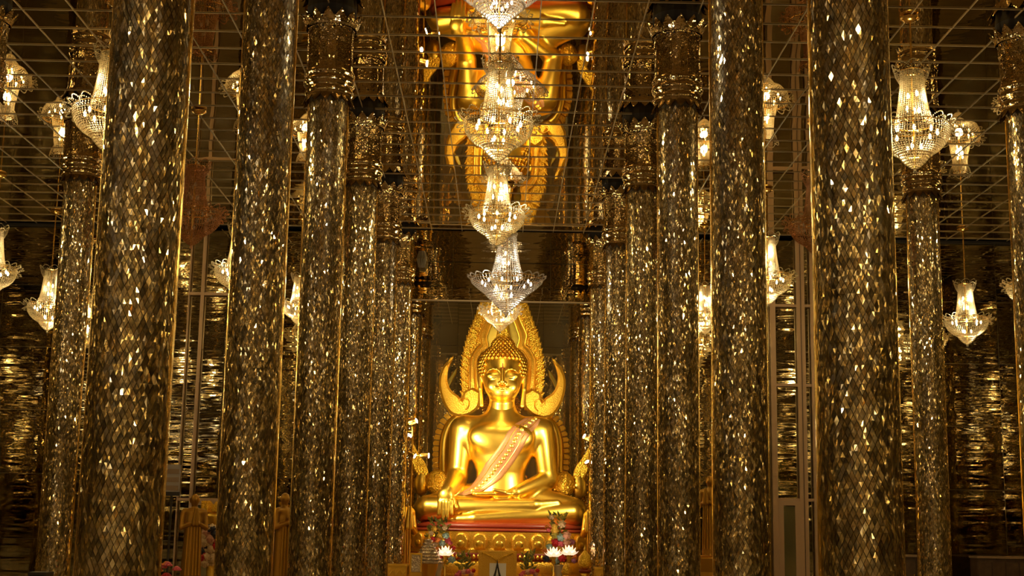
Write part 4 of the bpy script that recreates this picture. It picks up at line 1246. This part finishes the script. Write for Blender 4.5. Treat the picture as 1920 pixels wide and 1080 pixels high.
# ---- crystal and gilt offerings
def tiered(px, py_top, py_bot, Y, r, label, m, spire=True, n=8):
    t = P(px, py_top, Y); b = P(px, py_bot, Y); h = t.z - b.z
    g = empty('tiered_offering', (t.x, Y, 0), label, 'offering', 'offerings on the altar')
    for k in range(n):
        f0 = k / n; f1 = (k + .82) / n
        MB().lathe([(r * (1 - f0 * .85), 0), (r * (1 - f0 * .85) * 1.04, h / n * .3), (r * (1 - f1 * .85), h / n * .85), (r * (1 - f1 * .85) * .9, h / n * .95)], 16, (0, 0, b.z + h * f0)).build('tier', m, g)
        for i in range(10):
            a = 2 * PI * i / 10
            if math.sin(a) < .3: MB().octa((r * (1 - f0 * .85) * math.cos(a), r * (1 - f0 * .85) * math.sin(a), b.z + h * f0 + .02), .016).build('crystal_drop', M['crystalw'], g)
    MB().lathe([(.02, 0), (.03, .03), (.004, .12)], 8, (0, 0, t.z - .02)).build('spire', M['gold'], g)
    MB().lathe([(r * .8, 0), (r * .5, .06), (r * .3, b.z * .5), (r * .7, b.z - .01)], 16).build('pedestal', M['golddark'], g)
tiered(804, 1010, 1056, 27.2, .28, 'tiered conical crystal offering before the left bouquet', M['crystal_ware'])
g0 = P(781, 1040, 26.65)
g = empty('crystal_casket', (g0.x, 26.65, 0), 'square cut-glass casket left of the conical crystal offering', 'casket', 'offerings on the altar')
zc = P(781, 1072, 26.65).z
MB().box((0, 0, (g0.z + zc) / 2), (.19, .19, g0.z - zc)).build('casket_body', M['crystal_ware'], g)
MB().box((0, 0, g0.z + .015), (.21, .21, .03)).build('casket_lid', M['gold'], g)
for sx in (-1, 1):
    for sy in (-1, 1): MB().box((sx * .095, sy * .095, (g0.z + zc) / 2), (.018, .018, g0.z - zc)).build('corner_strip', M['gold'], g)
MB().box((0, 0, zc / 2), (.22, .22, zc - .01)).build('pedestal', M['golddark'], g)
# gilt lotus-bud finial on stand
t = P(1097, 1021, 26.8); m_ = P(1097, 1052, 26.8); b = P(1097, 1068, 26.8)
g = empty('lotus_bud_offering', (t.x, 26.8, 0), 'gilt lotus-bud offering with needle spire, right of the lotus lamps', 'offering', 'offerings on the altar')
MB().lathe([(.05, b.z), (.125, b.z + .06), (.135, m_.z), (.10, m_.z + .10), (.04, m_.z + .17), (.018, m_.z + .2)], 18).build('bud', M['goldrelief'], g, True)
MB().lathe([(.018, m_.z + .19), (.022, m_.z + .24), (.008, m_.z + .28), (.003, t.z)], 8).build('spire', M['gold'], g, True)
MB().lathe([(.10, b.z - .06), (.12, b.z - .04), (.11, b.z)], 14).build('red_collar', M['red'], g, True)
MB().lathe([(.14, 0), (.12, .05), (.05, .15), (.05, b.z - .15), (.09, b.z - .06)], 14).build('stand', M['gold'], g, True)
# smaller gilt bud behind the right lamp
t = P(1062, 1058, FY - 1.05); b = P(1062, 1079, FY - 1.05)
g = empty('gilt_bud', (t.x, FY - 1.05, 0), 'small pointed gilt bud below the right lotus lamp', 'offering', 'offerings on the altar')
MB().lathe([(.06, b.z), (.10, b.z + .06), (.06, b.z + .17), (.01, t.z + .04)], 14).build('bud', M['goldrelief'], g, True)
MB().lathe([(.10, 0), (.04, .1), (.04, b.z - .1), (.07, b.z)], 12).build('stand', M['gold'], g, True)
# little seated figure in a glass leaf-shaped case on the right table
q = P(1138, 1004, 26.7); zb2 = P(1138, 1062, 26.7).z
g = empty('small_shrine', (q.x, 26.7, zb2 + .006), 'small pointed shrine with tiny golden seated figure on the right table', 'shrine', 'offerings on the altar')
hs = q.z - zb2
pl_ = flame_outline(.085, hs * .72, hs * .28)
MB().prism(pl_, -.005, .02, .004).build('leaf_back', M['crystal_ware'], g)
MB().lathe([(.12, 0), (.12, .03), (.09, .05), (.11, .10), (.08, .13), (.08, hs * .28)], 16).build('shrine_base', M['crystal_ware'], g)
fig = MB().ball((0, -.03, hs * .28 + .22), .032, 10, 8, (1, 1, 1.2)); fig.ball((0, -.03, hs * .28 + .12), .05, 10, 8, (1, .7, 1.4)); fig.ball((0, -.04, hs * .28 + .03), .075, 10, 8, (1, .7, .45)); fig.lathe([(.015, 0), (.012, .03), (.002, .06)], 8, (0, -.03, hs * .28 + .25))
fig.build('tiny_figure', M['gold'], g, True)

# ================================================================== REST OF THE HALL
# golden stand with flowers beside the dim figure on the left
q = P(404, 938, 23.3)
g = empty('gilded_stand', (q.x, 23.3, 0), 'gilded crown-topped stand with dark red and cream flowers, left aisle', 'stand')
MB().lathe([(.28, 0), (.28, .05), (.10, .15), (.08, q.z * .6), (.16, q.z * .78), (.22, q.z * .86), (.20, q.z * .9)], 20).build('stand_body', M['gold'], g, True)
for i in range(9):
    a = 2 * PI * i / 9
    o = link('crown_leaf', leaf_me[1], g); o.matrix_local = Matrix.Translation((.19 * math.cos(a), .19 * math.sin(a), q.z * .9)) @ Matrix.Rotation(a + PI / 2, 4, 'Z'); o.scale = (.9, .9, .8)
rr2 = random.Random(9)
for k in range(34):
    px, py = rr2.uniform(380, 412), rr2.uniform(990, 1060); w_ = P(px, py, 23.0 - rr2.random() * .1)
    o = link('flower', flower_mesh(rr2.choice(['cream', 'redf', 'cream', 'navy', 'rose'])), g, (w_.x - q.x, w_.y - 23.3, w_.z)); o.scale = (1.3,) * 3; o.rotation_euler = (1.3, rr2.uniform(-.6, .6), 0)
# printed sign
a = P(310, 871, 18.0); b = P(336, 929, 18.0)
g = empty('printed_sign', ((a.x + b.x) / 2, 18.0, 0), 'small grey printed sign board in the gap right of the nearest left column', 'sign')
MB().box((0, 0, (a.z + b.z) / 2), (b.x - a.x, .02, a.z - b.z)).build('board', M['greysign'], g)
for k in range(3): MB().box((0, -.013, b.z + (a.z - b.z) * (.24 + k * .27)), (b.x - a.x - .03, .004, .06)).build('print_block', M['woodlight'], g)
MB().box((0, -.005, b.z + .02), (b.x - a.x + .02, .05, .05)).build('ledge', M['black'], g)
MB().tube([(0, .02, 0), (0, .02, a.z - .05)], .015, 8).build('post', M['black'], g)
MB().lathe([(.16, 0), (.16, .02), (.02, .04)], 16).build('foot', M['black'], g)
# red flowers in pot at the foot of the gap
q = P(312, 1064, 17.2)
g = empty('flower_pot', (q.x, 17.2, 0), 'small pot of red flowers at the bottom edge, right of the nearest left column', 'flowers')
MB().lathe([(.10, 0), (.14, .02), (.10, .3), (.16, q.z - .15), (.17, q.z - .12)], 16).build('pot', M['golddark'], g, True)
for k in range(9):
    o = link('flower', flower_mesh(['redf', 'pink', 'orange'][k % 3]), g, (rr2.uniform(-.12, .12), rr2.uniform(-.1, .05), q.z + rr2.uniform(-.12, .04))); o.scale = (.9,) * 3
# low dark cabinets along the right back wall
for k, (pa, pb, lab) in enumerate(((1692, 1764, 'low dark wooden cabinet with pale top edge, left of the far right column'), (1832, 1935, 'low dark wooden cabinet with pale top edge, in the lower right corner'))):
    a = P(pa, 1040 + (pa - 1692) * .0175, 26.4); b = P(pb, 1042, 26.4)
    wd = b.x - a.x
    g = empty('low_cabinet', ((a.x + b.x) / 2, 26.6, 0), lab, 'cabinet')
    MB().box((0, 0, a.z / 2 - .02), (wd, .4, a.z - .04)).build('body', M['wood'], g)
    MB().box((0, -.02, a.z - .02), (wd + .04, .46, .04)).build('top', M['woodlight'], g)
    nd = max(2, round(wd / .28))
    for i in range(nd):
        d_ = MB().box((-wd / 2 + (i + .5) * wd / nd, -.21, a.z / 2 - .03), (wd / nd - .03, .02, a.z - .16)).build('door', M['wood'], g)
        MB().ball((-wd / 2 + (i + .85) * wd / nd, -.235, a.z * .7), .015, 8, 6).build('knob', M['rod'], d_, True)
# dark box at the lower left edge
a = P(48, 1073, 14); b = P(82, 1073, 14)
g = empty('speaker_box', ((a.x + b.x) / 2, 14.2, 0), 'dark speaker box just showing at the bottom left edge', 'speaker')
MB().box((0, 0, a.z / 2), (b.x - a.x, .25, a.z)).build('cabinet', M['black'], g)
MB().box((0, -.13, a.z / 2), (b.x - a.x - .04, .012, a.z - .06)).build('grille', M['void'], g)
# fluted glass wall lamp on the left of the lintel
q = P(791, 480, 30.45)
g = empty('wall_sconce', (q.x, 30.45, q.z), 'fluted crystal sconce at the left end of the lintel beam', 'lamp')
for i in range(12):
    a_ = 2 * PI * i / 12
    MB().tube([(.10 * math.cos(a_), .10 * math.sin(a_), .22), (.12 * math.cos(a_), .12 * math.sin(a_), 0), (.06 * math.cos(a_), .06 * math.sin(a_), -.25)], .016, 5).build('crystal_prism', M['crystalw'], g)
MB().lathe([(.11, .22), (.11, .25), (.03, .28)], 14).build('cap', M['rod'], g)
MB().box((0, .11, .1), (.05, .22, .05)).build('arm', M['rod'], g)
